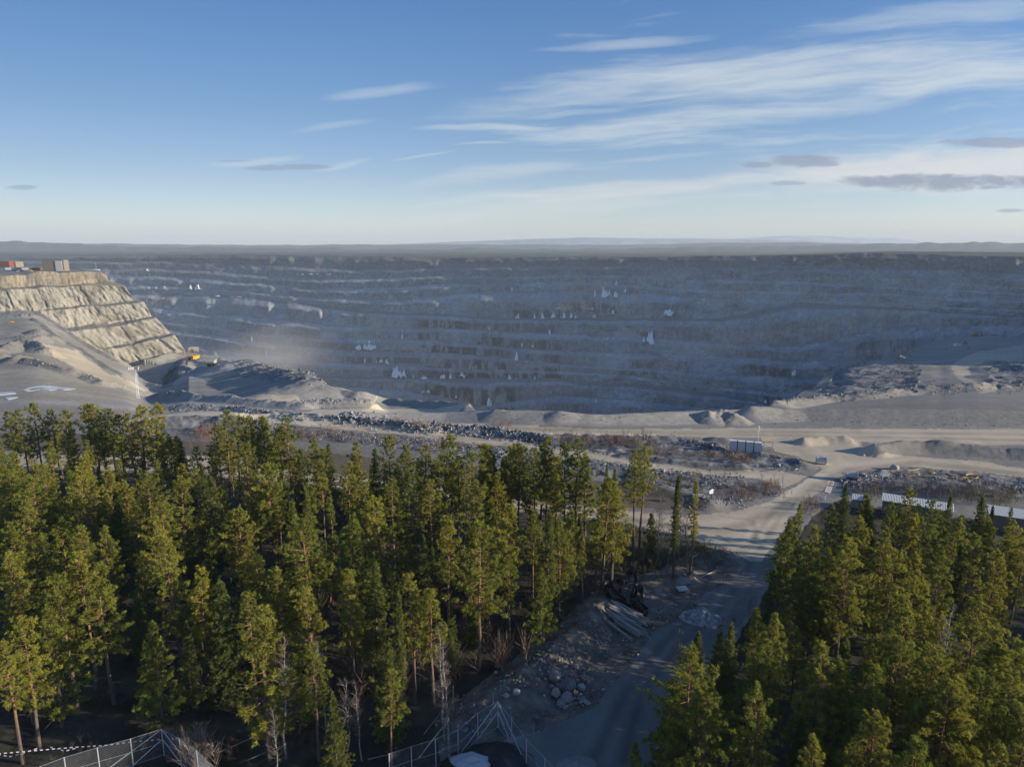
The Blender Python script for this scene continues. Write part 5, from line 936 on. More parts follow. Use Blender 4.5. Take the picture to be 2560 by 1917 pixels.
e = empty('boom_gate', A1, ang, 'low road barrier with a yellow striped bar and a white bar beside the panels', 'barrier'); mb = MB()
for i in range(6): (mb.box((L1 * (i + .5) / 6, 0, 1.9), (L1 / 6 - .002, .12, .14)))
mb.build('striped_bar', M_yellow, e); mb = MB(); mb.box((L1 * .6, .1, .75), (L1 * 1.2, .12, .28)); mb.build('white_bar', M_white, e); mb = MB(); mb.box((L1 + .1, 0, .95), (.12, .12, 1.9)); mb.box((.1, 0, .95), (.12, .12, 1.9)); mb.build('post', M_galv, e)
def drum(px, py, r, w_, rz, label):
    X, Y, Z = G(px, py); e = empty('cable_drum', (X, Y, Z + r), rz, label, 'cable drum')
    for s in (-1, 1):
        mb = MB(); mb.tube([(s * w_ / 2 - .05, 0, 0), (s * w_ / 2 + .05, 0, 0)], r, 28); fl = mb.build('flange', M_conc, e); mb = MB(); mb.tube([(s * (w_ / 2 + .052), 0, 0), (s * (w_ / 2 + .09), 0, 0)], r * .16, 12); mb.build('hub_hole', M_dark, fl)
    mb = MB(); mb.tube([(-w_ / 2 + .051, 0, 0), (w_ / 2 - .051, 0, 0)], r * .62, 24); mb.build('barrel', M_galv, e)
drum(2052, 1160, .78, 1.75, R(-18), 'pale cable drum lying on the turning area below the barrier'); drum(2128, 1200, .82, 1.9, R(-22), 'bigger grey cable drum beside the rubble at the road bend')
def hose(pts, label, r=.06):
    P = np.array([G(x, y, .12 + (z if z else 0)) for x, y, *zz in pts for z in [zz[0] if zz else 0]]); c = P[0].copy(); P = P - c; t = np.linspace(0, len(P) - 1, len(P) * 6); Q = np.stack([np.interp(t, range(len(P)), P[:, k_]) for k_ in range(3)], 1); ker = np.array([1, 2, 3, 4, 3, 2, 1]) / 16
    for k_ in range(3): Q[:, k_] = np.convolve(np.pad(Q[:, k_], 3, 'edge'), ker, 'valid')
    mb = MB(); mb.tube(Q, r, 6); o = mb.build('hose', M_hose); o.location = tuple(c); tag(o, label, 'hose')
H1 = lambda x, y, z=0: (1780 + x * .19, 1060 + y * .19, z); H2 = lambda x, y, z=0: (2100 + x * .208, 1100 + y * .208, z)
hose([H1(*p) for p in ((650, 355), (760, 375), (900, 395), (1060, 425), (1180, 470), (1290, 500), (1390, 515))], 'yellow hose running from the barrier end down to the cable drum')
hose([H2(*p) for p in ((520, 372), (600, 370), (760, 370), (880, 365), (940, 355), (1020, 358), (1080, 372), (1130, 380), (1140, 400), (1100, 402), (1080, 380))], 'yellow hose ending in a small coil on the bank below the road bend')
hose([H2(*p) for p in ((570, 372), (640, 395), (720, 415), (800, 435), (900, 432), (1030, 437), (1180, 445), (1330, 458), (1480, 478), (1540, 478))], 'yellow hose lying in a long lower bow through the rubble')
hose([H2(*p) for p in ((1270, 390), (1330, 435), (1420, 462), (1530, 460), (1620, 470), (1670, 455), (1640, 435), (1560, 425), (1510, 425), (1540, 470))], 'yellow hose thrown in a wide open loop near the white stone')
hose([H2(*p) for p in ((1500, 420), (1600, 408), (1740, 408), (1860, 420), (2000, 440), (2150, 462), (2300, 480))], 'yellow hose running along the road edge out of the wide loop')
def sign():
    X, Y, Z = G(2063, 1250); e = empty('warning_sign', (X, Y, Z), 0, 'tall tilted white warning sign with a red ring at the track bend', 'sign'); tl = R(13); M = Matrix.Rotation(tl, 4, 'Y')
    def part(nm, c, d, m, parent=e): mb = MB(); v = M @ Vector(c); mb.box(tuple(v), d, M=M); return mb.build(nm, m, parent)
    mb = MB(); mb.tube([(-.05, .06, -.2), (.02, .06, .6), (.32, .06, 1.6), (.72, .06, 3.0)], .04, 8); mb.build('post', M_white, e)
    bd = part('board', (0, 0, 2.28), (1.02, .05, 2.05), M_white)
    part('black_band', (0, -.028, 2.50), (1.02, .006, .20), M_dark, bd); part('red_strip', (-.12, 0, 1.13), (.72, .04, .20), M_red)
    mb = MB(); n = 28; rr = (.235, .315)                 # red ring and the black figure in it
    a = np.arange(n) / n * 6.283; V = []
    for y in (-.034, -.027):
        for r_ in rr: V += [tuple(M @ Vector((math.cos(t) * r_, y, 2.95 + math.sin(t) * r_))) for t in a]
    f = [(i, (i + 1) % n, n + (i + 1) % n, n + i) for i in range(n)] + [(n + i, n + (i + 1) % n, 3 * n + (i + 1) % n, 3 * n + i) for i in range(n)] + [(2 * n + (i + 1) % n, 2 * n + i, i, (i + 1) % n)[::-1] for i in range(n)]
    mb.add(np.array(V), f4=f); mb.build('red_ring', M_red, bd); mb = MB(); v = M @ Vector((0, -.030, 2.92)); mb.box(tuple(v), (.15, .008, .20), M=M); v = M @ Vector((0, -.030, 3.06)); mb.box(tuple(v), (.09, .008, .08), M=M); mb.build('figure', M_dark, bd)
    mb = MB()
    for x, w_ in ((-.30, .2), (-.02, .26), (.28, .2)): v = M @ Vector((x, -.034, 2.51)); mb.box(tuple(v), (w_, .004, .055), M=M)
    mb.build('white_lettering', M_white, bd); mb = MB(); v = M @ Vector((-.22, -.029, 2.30)); mb.box(tuple(v), (.26, .006, .05), M=M)
    for i in range(9): v = M @ Vector((0, -.028, 2.18 - i * .095)); mb.box(tuple(v), (.74 - .1 * (i % 3), .004, .022), M=M)
    mb.build('small_print', mat('grey_print', (.45, .48, .53), .7, var=0), bd)
sign()
X, Y, Z = G(1778, 1262); e = empty('sign_box', (X, Y, Z), .3, 'small white gabled notice board on a dark post at the junction', 'sign'); mb = MB(); mb.tube([(0, 0, -.2), (0, 0, 1.0)], .06, 6); mb.build('post', M_rust, e)
mb = MB(); mb.prism([(-.5, 0), (.5, 0), (.5, .55), (0, .85), (-.5, .55)], -.05, .05, Matrix.Translation((0, 0, 1.0)) @ Matrix.Rotation(R(90), 4, 'X')); mb.build('board', M_white, e); mb = MB(); mb.box((.42, .1, 1.3), (.05, .5, .6)); mb.build('side_panel', M_shed, e)
def shed(p0, p1, depth, H, label, drop=.45):
    """long shed with a pale single-pitch sheet roof; p0, p1: back roof edge as traced"""
    a = np.array(at_z(*p0, H)).ravel(); b_ = np.array(at_z(*p1, H)).ravel(); ang, L = along2(a, b_); e = empty('storage_shed', (float(a[0]), float(a[1]), 0), ang, label, 'shed')
    mb = MB(); mb.box((L / 2, -depth / 2, (H - drop) / 2 - .06), (L - .4, depth - .3, H - drop - .1)); mb.build('wall', M_shed, e)
    mb = MB(); sl = math.atan2(drop, depth); n = int(L / .22)     # ribbed sheet
    V, Fq = [], []
    for i in range(n * 2 + 1):
        x = L * i / (n * 2); z = .03 * (i % 2)
        V += [(x, 0, H + z), (x, -depth, H - drop + z), (x, -depth, H - drop + z - .06), (x, 0, H + z - .06)]
    for i in range(n * 2): b = i * 4; Fq += [(b + j, b + 4 + j, b + 4 + (j + 1) % 4, b + (j + 1) % 4) for j in range(4)]
    Fq += [(0, 1, 2, 3), (n * 8 + 3, n * 8 + 2, n * 8 + 1, n * 8)]; mb.add(np.array(V), f4=Fq); mb.build('roof', M_roof, e)
    mb = MB(); mb.box((L * .3, -depth + .13, (H - drop) * .42), (1.1, .06, (H - drop) * .8)); mb.build('door', M_wood, e)
shed((2206, 1231), (2384, 1259), 2.6, 2.7, 'long low shed with a pale grey sheet roof half hidden by pines'); shed((2465, 1260), (2660, 1287), 3.2, 2.9, 'shed with the wide white ribbed roof beside the dark pointed spruce'); shed((2130, 1233), (2158, 1237), 1.6, 2.0, 'tiny shed with a scrap of white roof left of the long shed')
def bush(px, py, n, hmin, hmax, spx, spy, seed, C, P, Dn, L):
    pass
# bare brown scrub: saplings and tufts too many to count
def scrub():
    rg = np.random.default_rng(31); P, Dn, L, W, C = [], [], [], [], []
    def clump(px, py, n, h0, h1, sx, sy, col, k_=16):
        x = px + rg.normal(size=n) * sx; y = py + rg.normal(size=n) * sy; X, Y, Z = A_pt(x, y); Z = Z + disp(X, Y)
        for i in range(n):
            h = rg.uniform(h0, h1); m = k_; b = np.array([X[i], Y[i], Z[i]]); u = rg.uniform(0, .75, m); P.append(b + np.stack([rg.normal(size=m) * .10 * h * .4, rg.normal(size=m) * .10 * h * .4, u * h], 1)); d = rg.normal(size=(m, 3)) * .45; d[:, 2] = 1; Dn.append(unit(d)); L.append(h * (1 - u) * rg.uniform(.5, 1, m)); W.append(np.full(m, .026 + .006 * h)); C.append(np.array(col) * rg.uniform(.6, 1.35, (m, 1)))
    br = (.185, .135, .105); rd = (.20, .115, .075); ol = (.15, .135, .05); gy = (.17, .15, .14)
    for px, py, n, h0, h1, sx, sy, c in ((800, 1092, 90, 1.2, 2.8, 60, 6, br), (700, 1090, 60, 1, 2.6, 60, 8, br), (960, 1105, 50, 1, 2.4, 60, 6, br), (1120, 1120, 40, 1, 2, 50, 6, br), (520, 1090, 70, 1.0, 3.0, 20, 8, rd), (440, 1100, 60, .6, 1.8, 50, 8, br), (250, 1040, 60, .8, 2.2, 50, 6, rd), (120, 1052, 60, .5, 1.4, 70, 5, br), (1010, 1068, 40, .8, 1.8, 22, 4, rd), (1060, 1073, 40, .8, 2.0, 22, 4, rd),
                                     (1440, 1108, 110, 1.2, 2.8, 36, 7, br), (1540, 1110, 110, 1.2, 2.8, 36, 7, br), (1600, 1112, 60, 1, 2.4, 20, 7, br), (1640, 1135, 60, .6, 1.8, 30, 6, br), (1780, 1142, 80, .6, 1.6, 40, 7, (.22, .16, .08)), (1850, 1150, 60, .8, 1.8, 20, 7, rd), (1700, 1140, 60, .6, 1.6, 60, 6, br), (1260, 1066, 30, .8, 1.8, 16, 2, rd),
                                     (1870, 1235, 90, .8, 2.4, 45, 10, rd), (1700, 1205, 60, .6, 2.0, 60, 10, ol), (1640, 1220, 70, .4, 1.2, 70, 14, br), (1560, 1235, 60, .4, 1.2, 60, 14, br), (1930, 1220, 40, .8, 2.2, 16, 10, br),
                                     (2300, 1232, 160, 1.0, 3.0, 70, 9, gy), (2420, 1240, 160, 1.0, 3.2, 60, 10, gy), (2500, 1255, 90, 1.0, 2.6, 60, 10, ol), (2230, 1222, 60, .8, 2.2, 40, 8, gy), (2180, 1236, 50, .8, 2.6, 20, 8, gy), (2020, 1272, 60, .8, 2.2, 16, 10, br), (1760, 1392, 130, .3, .9, 34, 12, (.22, .19, .04)), (1700, 1400, 110, .5, 1.8, 40, 20, ol), (1640, 1420, 90, .4, 1.3, 60, 22, ol), (1560, 1450, 70, .3, .9, 60, 16, br), (1450, 1560, 60, .3, .9, 50, 24, br), (1380, 1620, 50, .3, .9, 40, 30, br), (1560, 1385, 120, 1.0, 3.0, 60, 20, ol), (1250, 1480, 60, .8, 2.4, 100, 40, br)):
        clump(px, py, n, h0, h1, sx, sy, c)
    for i in range(26): px = rg.uniform(0, 1180); py = rg.uniform(1560, 1910); clump(px, py, 10, .4, 1.8, 40, 14, (.10, .075, .06), 14)
    clump(500, 1912, 26, 1.2, 4.0, 24, 12, (.26, .215, .185), 60); clump(450, 1880, 12, 1.0, 2.6, 10, 8, (.22, .18, .16), 40)
    for i in range(22): px = rg.uniform(700, 1300); py = rg.uniform(1500, 1760); clump(px, py, 4, 2.0, 5.0, 30, 14, (.13, .095, .08), 40)
    for i in range(16): px = rg.uniform(1700, 2560); py = rg.uniform(1450, 1900); clump(px, py, 8, .5, 2.2, 40, 20, (.11, .09, .06), 14)
    P, Dn, L, W, C = np.vstack(P), np.vstack(Dn), np.concatenate(L), np.concatenate(W), np.vstack(C); V, T_ = blades(P, Dn, L, W, rg); tag(mesh('undergrowth', V, T_, M_twig, col=np.repeat(C, 3, 0)), kind='stuff')
scrub()

# ------------------------------------------------------------------ quarry floor: mast, trucks, machines, far buildings
def S(px, py): return at_D(px, py, float(A_D(np.array([px]), np.array([py]))[0]))[1] / F   # metres per photo pixel there
def lattice():
    X, Y, Z = G(346, 997); s = float(S(346, 997)); H = 83 * s; e = empty('lattice_mast', (X, Y, Z), .2, 'slim white lattice mast with five lamp panels on the quarry floor', 'mast'); mb = MB(); w = .42 * s * 6
    w0, w1 = 5.2 * s, 3.0 * s; n = 11; c4 = [(-1, -1), (1, -1), (1, 1), (-1, 1)]; r = .42 * s * .42
    pt = lambda i, j: np.array([c4[j][0] * (w0 + (w1 - w0) * i / n) / 2, c4[j][1] * (w0 + (w1 - w0) * i / n) / 2, H * .80 * i / n])
    for j in range(4): mb.tube([pt(0, j), pt(n, j)], r, 5)
    for i in range(n):
        for j in range(4): mb.tube([pt(i, j), pt(i + 1, (j + 1) % 4)], r * .6, 4, False)
    mb.build('lattice', M_white, e); mb = MB(); mb.tube([(0, 0, H * .80), (0, 0, H * .9)], .6 * s, 8); mb.box((0, 0, H * .865), (13 * s, .6 * s, .8 * s)); mb.build('cross_arm', M_galv, e)
    for i, x in enumerate((-15, -11.5, -8, -4.5, 8)): mb = MB(); mb.box((x * s, -.5 * s, H * .95), (1.9 * s, .8 * s, 7.5 * s), M=Matrix.Rotation(R(8), 4, 'Y')); mb.build('lamp_panel', M_white, e)
lattice()
def tyre(mb, x, y, r, w): mb.tube([(x, y - w / 2, r), (x, y + w / 2, r)], r, 16)
def haul_truck(px, py, wpx, rz, label, m=M_yellow, mbody=M_yellow):
    X, Y, Z = G(px, py); k_ = wpx * float(S(px, py)) / 7.0; e = empty('haul_truck', (X, Y, Z), rz, label, 'haul truck')
    def B_(nm, boxes, mm, par=e): mb = MB(); [mb.box(c, d) for c, d in boxes]; return mb.build(nm, mm, par)
    B_('chassis', [((0, 0, 2.1), (9.6, 2.6, 1.1)), ((4.6, 0, 2.3), (.9, 6.2, 1.5))], M_dark); B_('radiator', [((5.09, 0, 2.9), (.08, 3.2, 2.4))], M_dark)
    B_('cab', [((3.2, 1.9, 4.6), (2.2, 2.4, 2.2))], m); B_('windscreen', [((4.33, 1.9, 4.9), (.06, 2.0, 1.1))], M_glass); B_('deck', [((3.6, 0, 3.4), (3.0, 6.6, .18))], m)
    mb = MB(); Mx = Matrix.Rotation(R(90), 4, 'X'); mb.prism([(-5.4, 3.2), (1.9, 2.6), (2.6, 5.8), (5.6, 6.1), (5.6, 6.35), (2.4, 6.3), (1.8, 6.0), (-6.2, 5.7), (-6.4, 5.2)], -3.45, 3.45, Mx); mb.build('dump_body', mbody, e)
    for s in (-1, 1): mb = MB(); tyre(mb, 3.1, s * 2.75, 1.65, 1.2); mb.build('wheel', M_dark, e); mb = MB(); tyre(mb, -2.9, s * 2.2, 1.65, 2.2); mb.build('wheel', M_dark, e); B_('headlight', [((5.09, s * 2.5, 2.6), (.06, .6, .4))], M_white)
    e.scale = (k_,) * 3; return e
haul_truck(484, 922, 19, R(-90) - .1, 'yellow haul truck facing the viewer on the dusty quarry ramp'); haul_truck(533, 936, 19, R(96), 'grey haul truck seen from behind lower on the dusty ramp', M_galv, M_log)
def loader(px, py, wpx, rz, label, arm=True, m=M_yellow, nm='excavator'):
    X, Y, Z = G(px, py); k_ = wpx * float(S(px, py)) / 9.0; e = empty(nm, (X, Y, Z), rz, label, nm.replace('_', ' '))
    for s in (-1, 1): mb = MB(); mb.prism([(-2.4, 0), (2.4, 0), (2.9, .5), (2.4, 1.0), (-2.4, 1.0), (-2.9, .5)], s * 1.5 - .4, s * 1.5 + .4, Matrix.Rotation(R(90), 4, 'X')); mb.build('track', M_dark, e)
    mb = MB(); mb.box((-.6, 0, 1.9), (4.4, 3.0, 1.6), tap=.92); mb.build('body', m, e); mb = MB(); mb.box((1.0, .9, 3.1), (1.5, 1.2, 1.7), tap=.85); cb = mb.build('cab', m, e); mb = MB(); mb.box((1.0, .9, 3.15), (1.56, 1.26, .7)); mb.build('window', M_glass, cb)
    if arm: mb = MB(); mb.tube([(1.4, -.3, 2.2), (3.6, -.3, 5.2), (6.0, -.3, 4.6)], [.35, .4, .28], 6); mb.build('boom', m, e); mb = MB(); mb.tube([(6.0, -.3, 4.6), (6.6, -.3, 1.4)], [.28, .2], 6); mb.build('stick', M_dark, e); mb = MB(); mb.prism([(6.2, 1.5), (7.2, 1.3), (7.0, .3), (6.0, .2)], -.3, .9, Matrix.Rotation(R(90), 4, 'X')); mb.build('bucket', M_dark, e)
    else: mb = MB(); mb.box((3.4, 0, .9), (.5, 3.6, 1.3)); mb.build('blade', m, e)
    e.scale = (k_,) * 3; return e
loader(30, 808, 15, R(200), 'small yellow bulldozer on its sand heap on the upper quarry floor', False, nm='bulldozer'); loader(2437, 842, 22, R(-5), 'orange excavator with a raised dark arm on the far terrace', True, M_orange); loader(2413, 860, 17, R(170), 'orange drilling machine beside the white trailer', True, M_orange, 'drill_rig')
X, Y, Z = G(2393, 868); k_ = float(S(2393, 868)); e = empty('trailer', (X, Y, Z), R(8), 'white box trailer standing on the far terrace', 'trailer'); mb = MB(); mb.box((0, 0, 4.5 * k_), (17 * k_, 6 * k_, 6.5 * k_)); mb.build('box_body', M_white, e); mb = MB(); mb.box((0, 0, .9 * k_), (14 * k_, 5 * k_, .6 * k_)); mb.build('frame', M_dark, e)
for x in (-5, 5): mb = MB(); mb.tube([(x * k_, -2.8 * k_, 1 * k_), (x * k_, 2.8 * k_, 1 * k_)], 1 * k_, 10); mb.build('axle', M_dark, e)
def pickup(P, L, rz, label, m, cat='pickup'):
    e = empty('pickup_truck', P, rz, label, cat); mb = MB(); mb.box((0, 0, .30 * L / 2), (L, .4 * L, .16 * L)); mb.build('body', m, e); mb = MB(); mb.box((.08 * L, 0, .31 * L), (.36 * L, .36 * L, .16 * L), tap=.85); cb = mb.build('cab', m, e); mb = MB(); mb.box((.08 * L, 0, .315 * L), (.345 * L, .365 * L, .08 * L)); mb.build('window', M_glass, cb)
    for x in (-.3, .3):
        for s in (-1, 1): mb = MB(); mb.tube([(x * L, s * .15 * L, .08 * L), (x * L, s * .21 * L, .08 * L)], .08 * L, 10); mb.build('wheel', M_dark, e)
pickup(G(2420, 872), 8 * float(S(2420, 872)), R(4), 'small yellow-green service vehicle in front of the drilling machine', M_yellow)
X, Y, Z = G(2366, 873); k_ = float(S(2366, 873)); mb = MB(); mb.tube([(0, 0, 0), (0, 0, 3.5 * k_)], 1.6 * k_, 12); mb.tube([(0, 0, 3.5 * k_), (0, 0, 3.8 * k_)], 1.2 * k_, 12); o = mb.build('barrel', M_dark); o.location = (X, Y, Z); tag(o, 'dark barrel standing alone left of the white trailer', 'barrel')
# on the plateau above the lit cliff
def P_(px, py, D): return tuple(float(q) for q in at_D(px, py, D))
def bigbox(nm, px0, px1, py0, py1, D, depth, m, label, cat, door=None, rz=0.0, roof=None):
    a = P_(px0, py1, D); b_ = P_(px1, py1, D); t_ = P_(px0, py0, D); W = b_[0] - a[0]; H = t_[2] - a[2]; e = empty(nm, ((a[0] + b_[0]) / 2, D, a[2] - 1.5), rz, label, cat)
    mb = MB(); mb.box((0, depth / 2, (H + 1.5) / 2), (W, depth, H + 1.5), tap=.97); mb.build('wall', m, e)
    mb = MB(); mb.box((0, depth / 2, H + 1.5 + H * .02), (W * 1.0, depth, H * .05)); mb.build('roof', roof or M_shed, e)
    if door: mb = MB(); mb.box((W * door[0], -.4, (H + 1.5) * door[2] / 2), (W * door[1], .5, (H + 1.5) * door[2])); mb.build('door', M_conc, e)
    return e
M_hall = mat('faded_red_cladding', (.20, .06, .045), .85, var=.3, scale=.2); M_hroof = mat('dull_roof', (.24, .20, .16), .85, var=.25, scale=.2); M_blue = mat('blue_grey_cladding', (.20, .24, .30), .8, var=.3, scale=.3)
M_brk = mat('brown_cladding', (.22, .19, .15), .85, var=.12, scale=.3)
bigbox('crusher_building', 107, 162, 651, 679, 1040, 12, M_brk, 'tall brown block building with a pale door on the cliff plateau', 'building', (.27, .30, .97))
for p in ((-60, 24, 654, 668, 1100, M_hall, M_hroof, 'long red industrial hall at the edge of the plateau'), (-60, 14, 669, 676, 1070, M_blue, M_hall, 'grey low hall in front of the long red one'), (32, 40, 655, 666, 1110, M_hroof, M_hroof, 'pale concrete block between the red hall and the dark wall'), (28, 52, 670, 677, 1060, M_blue, M_hall, 'bluish shed with a rusty roof below the concrete block'), (78, 88, 670, 679, 1050, M_rust, M_rust, 'small rust-brown hut left of the tall brown building'), (88, 108, 677, 681, 1045, M_hall, M_hall, 'low red container row at the foot of the tall brown building')): bigbox('industrial_building', *p[:5], 18, p[5], p[7], 'building', None, 0, p[6])
loader(0, 0, 1, 0, 'yellow loader parked in front of the pale door of the brown building', True, nm='wheel_loader').location = P_(158, 679, 1010); bpy.context.scene.objects['wheel_loader'].scale = (.55,) * 3
for px, py, m, lab in ((48, 680, M_white, 'white van parked by the bluish shed'), (56, 679, M_dark, 'dark van parked by the bluish shed'), (236, 677, M_conc, 'cream truck at the tip of the plateau'), (243, 677, M_white, 'white truck at the very end of the plateau'), (76, 679, M_yellow, 'yellow-white van below the rust-brown hut')): pickup(P_(px, py, 985), 6, R(5), lab, m, 'van')
X, Y, Z = P_(241, 677, 990); mb = MB(); mb.tube([(0, 0, 0), (0, 0, 11)], [.22, .1], 6); o = mb.build('lamp_mast', M_galv); o.location = (X, Y, Z); tag(o, 'thin pole above the trucks at the plateau tip', 'mast')
for i, (px, py, m, lab) in enumerate(((371, 746, M_orange, 'orange dump truck on the haul road across the pit, left one of the pair'), (405, 748, M_orange, 'orange dump truck on the haul road across the pit, right one of the pair'), (544, 742, M_white, 'white drill truck on the far haul road'), (598, 744, M_orange, 'brown dumper alone on the far haul road'))): pickup(Bsurf(px, py, 14), 12, R(6), lab, m, 'truck')

# ------------------------------------------------------------------ frozen seeps on the pit wall
def icefall(x0, x1, y0, y1, label, group=None, m=M_ice, dens=1.0):
    """a frozen curtain: ragged sheet with depth, hugging the face"""
    if x1 - x0 < 14:                               # a narrow frozen trickle
        rg = np.random.default_rng(int(x0 * 7 + y0)); mb = MB(); b = None; w = x1 - x0
        for i in range(3 if w > 7 else 2):
            xc = x0 + w * rg.uniform(.15, .85); t0 = y0 + (y1 - y0) * (0 if i == 0 else rg.uniform(.25, .6)); ys = np.linspace(t0, y1, 8); sl = rg.normal() * .12
            P = np.array([Bsurf(xc + sl * (y - y1) + .35 * rg.normal(), y, 6.0) for y in ys]); b = P[0].copy() if b is None else b; mb.tube(P - b, np.linspace(.10, .26, 8) * rg.uniform(.6, 1.3, 8) * w * P[0][1] / F, 7)
        o = mb.build('icefall', m, smooth=True); o.location = tuple(b); tag(o, label, 'icefall', group); return
    sd = int(x0 * 7 + y0); st = 1.5; xs = np.arange(x0 - 1, x1 + 1.01, st); H = y1 - y0; n = len(xs); big = min(1, (x1 - x0) / 20)
    top = y0 + H * np.clip(.10 + .95 * fbm(xs / 5, 0 * xs + sd, 4, sd % 97, .75) + .25 * np.abs(xs - (x0 + x1) / 2) / (x1 - x0 + 1), 0, .9); bot = y1 - H * .30 * np.clip(fbm(xs / 9, 0 * xs + sd + 3, 3, sd % 89) * 1.6, 0, 1)
    on = (fbm(xs / 6, 0 * xs + sd + 9, 3, sd % 83) > -.10) | (big < .5); rows = 6; mb = MB(); b = None; idx = [i for i in range(n) if on[i]]; runs, cur = [], []
    for i in range(n):
        if on[i]: cur.append(i)
        elif cur: runs.append(cur); cur = []
    if cur: runs.append(cur)
    for run in runs:
        if len(run) < 2: continue
        F_, Bk = [], []
        for i in run:
            for r in range(rows):
                t = r / (rows - 1); ed = max(0.0, 1 - min(i - run[0], run[-1] - i) / 3.0); tp = top[i] + (bot[i] - top[i]) * .75 * ed; y = tp * (1 - t) + bot[i] * t; fw = 9 + 5 * t + 2.5 * float(vnoise(xs[i] / 2.2, y / 5, sd)); p = np.array(Bsurf(xs[i] + .5 * float(vnoise(y / 3, xs[i], 5)), y, fw)); q = np.array(Bsurf(xs[i], y, fw - 12)); F_.append(p); Bk.append(q)
        if b is None: b = F_[0].copy()
        w = len(run); V = np.array(F_ + Bk) - b; o_ = w * rows; f = []
        for i in range(w - 1):
            for r in range(rows - 1): a = i * rows + r; f.append((a, a + 1, a + rows + 1, a + rows))
            f += [(i * rows, (i + 1) * rows, o_ + (i + 1) * rows, o_ + i * rows), (i * rows + rows - 1, o_ + i * rows + rows - 1, o_ + (i + 1) * rows + rows - 1, (i + 1) * rows + rows - 1)]
        for r in range(rows - 1): f += [(r, o_ + r, o_ + r + 1, r + 1), ((w - 1) * rows + r, (w - 1) * rows + r + 1, o_ + (w - 1) * rows + r + 1, o_ + (w - 1) * rows + r)]
        mb.add(V, f4=f)
    if b is None: return
    o = mb.build('icefall', m, smooth=True); o.location = tuple(b); tag(o, label, 'icefall', group)
G1 = 'thin ice streaks on the pit wall'
for q in ((1324, 1373, 743, 769, 'slanting bright ice curtain left of the brown stains high on the wall'), (1379, 1440, 777, 796, 'widest low row of ice tongues standing on the haul ramp'), (1505, 1552, 716, 744, 'uppermost ice patch broken by dark rock steps'), (1661, 1705, 759, 790, 'big square ice curtain standing alone at the right'), (1607, 1635, 829, 861, 'ice fall with a curved tail hanging below the ramp'), (890, 940, 848, 875, 'jagged ice cluster at the top of the left dark band'), (910, 942, 876, 907, 'two long ice tongues directly under the jagged cluster'), (980, 1014, 915, 945, 'branching ice fall at the left end of the lowest dark band'), (1102, 1115, 923, 946, 'rounded ice lump in the middle of the lowest dark band'), (1121, 1133, 925, 946, 'ice lump just right of the rounded one in the lowest dark band'), (1151, 1167, 927, 946, 'forked ice lump at the right of the lowest dark band'), (1288, 1306, 873, 901, 'tree-shaped ice fall right of the black bands'), (1216, 1229, 987, 1015, 'ice fall on the black face above the lower ramp'), (949, 971, 892, 910, 'twin ice fangs below the left dark band'), (1392, 1411, 762, 772, 'small ice flow on the ledge between the curtain and the tan ice'), (740, 825, 677, 687, 'row of slanted ice streaks under the pit rim')): icefall(*q)
icefall(1454, 1487, 746, 775, 'tan-coloured ice curtain beside the dark seep', None, M_icet); icefall(1412, 1431, 747, 772, 'tan ice flow under the rust-red streak', None, M_icet); icefall(1474, 1490, 780, 795, 'tan ice stump standing on the haul ramp', None, M_icet)
for x0, x1, y0, y1 in ((1288, 1298, 785, 796), (1352, 1360, 780, 796), (1330, 1338, 783, 796), (1484, 1493, 726, 743), (1529, 1536, 767, 785), (1370, 1378, 806, 837), (1303, 1308, 853, 866), (1328, 1334, 858, 868), (1268, 1280, 936, 948), (1292, 1311, 936, 948), (1335, 1340, 938, 948), (1487, 1493, 995, 1008), (1278, 1282, 716, 728), (1032, 1036, 936, 946), (1051, 1068, 935, 948), (664, 668, 871, 891), (1003, 1008, 822, 847), (1125, 1144, 979, 995), (1053, 1082, 974, 982), (647, 654, 814, 821), (354, 371, 669, 679), (371, 415, 711, 721), (461, 502, 711, 724), (1979, 1989, 914, 939), (1558, 1565, 718, 731), (1537, 1544, 702, 712), (1622, 1628, 768, 777), (1912, 1926, 992, 1008), (628, 632, 840, 852), (1220, 1226, 813, 825)): icefall(x0, x1, y0, y1, 'thin white ice streak frozen to the shaded pit wall', G1)
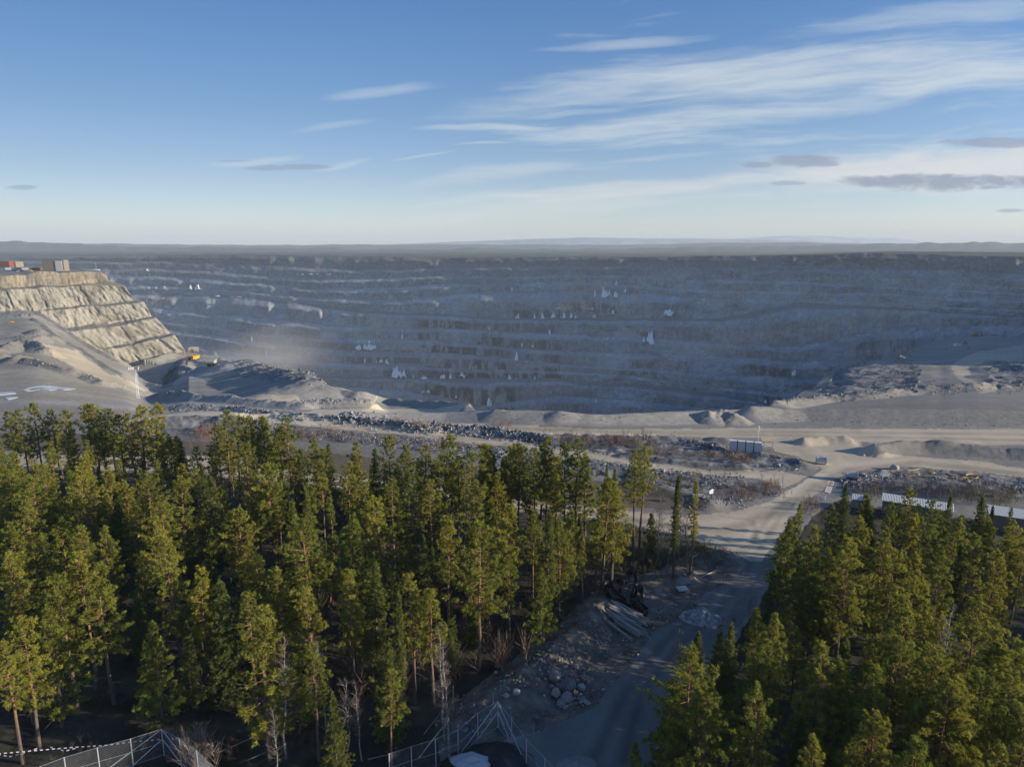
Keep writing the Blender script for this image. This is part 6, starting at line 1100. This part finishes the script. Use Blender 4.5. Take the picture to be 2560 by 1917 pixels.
# frozen puddles on the left quarry floor
def puddle(poly, label):
    P = np.array([G(x, y, .10) for x, y in poly]); c = P.mean(0); V = np.vstack([P - c, [[0, 0, .02]], P - c - [0, 0, .3]]); n = len(P); Fq = [(i, (i + 1) % n, n) for i in range(n)]; F4 = [((i + 1) % n, i, n + 1 + i, n + 1 + (i + 1) % n) for i in range(n)]
    o = mesh('puddle_water', V, [np.array(Fq), np.array(F4)], mat('puddle_ice', (.50, .56, .62), .25, var=.15, scale=.3, spec=.5)); o.location = tuple(c); o['kind'] = 'structure'
prg = np.random.default_rng(9)
def blobp(pts, j=1.2): return [(x + prg.normal() * j, y + prg.normal() * j * .3) for x, y in pts]
puddle(blobp([(58, 976), (72, 970), (90, 966), (110, 965), (130, 966), (150, 968), (170, 969), (188, 972), (176, 974), (160, 975), (145, 973), (125, 976), (100, 974), (80, 978), (66, 979)]), ''); puddle(blobp([(-10, 984), (15, 981), (38, 980), (40, 984), (20, 987), (-10, 989)]), ''); puddle(blobp([(12, 996), (30, 992), (46, 993), (40, 996), (20, 999)]), ''); puddle(blobp([(512, 893), (520, 890), (530, 891), (526, 894), (516, 895)], .4), '')
# ------------------------------------------------------------------ haze in the air
def build_haze():
    m = bpy.data.materials.new('haze_air'); m.use_nodes = True; k = N(m.node_tree); k.n.clear()
    out = k.n.new('ShaderNodeOutputMaterial'); p = k.n.new('ShaderNodeVolumePrincipled'); k.l.new(p.outputs[0], out.inputs['Volume'])
    p.inputs['Color'].default_value = (.70, .85, 1.0, 1); p.inputs['Density'].default_value = HAZE_DENSITY; p.inputs['Anisotropy'].default_value = 0.0
    x0, x1, y0, y1, z0, z1 = -17000, 17000, -1600, 15500, -700, 240
    V = [(x0, y0, z0), (x1, y0, z0), (x1, y1, z0), (x0, y1, z0), (x0, y0, z1), (x1, y0, z1), (x1, y1, z1), (x0, y1, z1)]
    o = mesh('haze', V, np.array([(0, 3, 2, 1), (4, 5, 6, 7), (0, 1, 5, 4), (1, 2, 6, 5), (2, 3, 7, 6), (3, 0, 4, 7)]), m); o['kind'] = 'stuff'
build_haze()
def dust():
    m = bpy.data.materials.new('dust_air'); m.use_nodes = True; k = N(m.node_tree); k.n.clear(); out = k.n.new('ShaderNodeOutputMaterial'); p = k.n.new('ShaderNodeVolumePrincipled'); k.l.new(p.outputs[0], out.inputs['Volume'])
    tc = k.n.new('ShaderNodeTexCoord'); ln = k.n.new('ShaderNodeVectorMath'); ln.operation = 'LENGTH'; k.l.new(tc.outputs['Object'], ln.inputs[0])
    f = k.sstep(k.m('ADD', ln.outputs['Value'], k.m('MULTIPLY', k.noise(tc.outputs['Object'], 2.2, 3, .6), .9)), 1.35, .45)
    k.put(p.inputs['Density'], k.m('MULTIPLY', f, .0075)); p.inputs['Color'].default_value = (.86, .84, .80, 1)
    V, Fq = ICO3
    for px, py, D, r in ((600, 905, 620, (75, 50, 16)), (700, 880, 760, (90, 60, 42))):
        o = mesh('dust_cloud', V * 1.0, Fq, m, smooth=True); o.location = tuple(float(q) for q in at_D(px, py, D)); o.scale = r; o['kind'] = 'stuff'
dust()
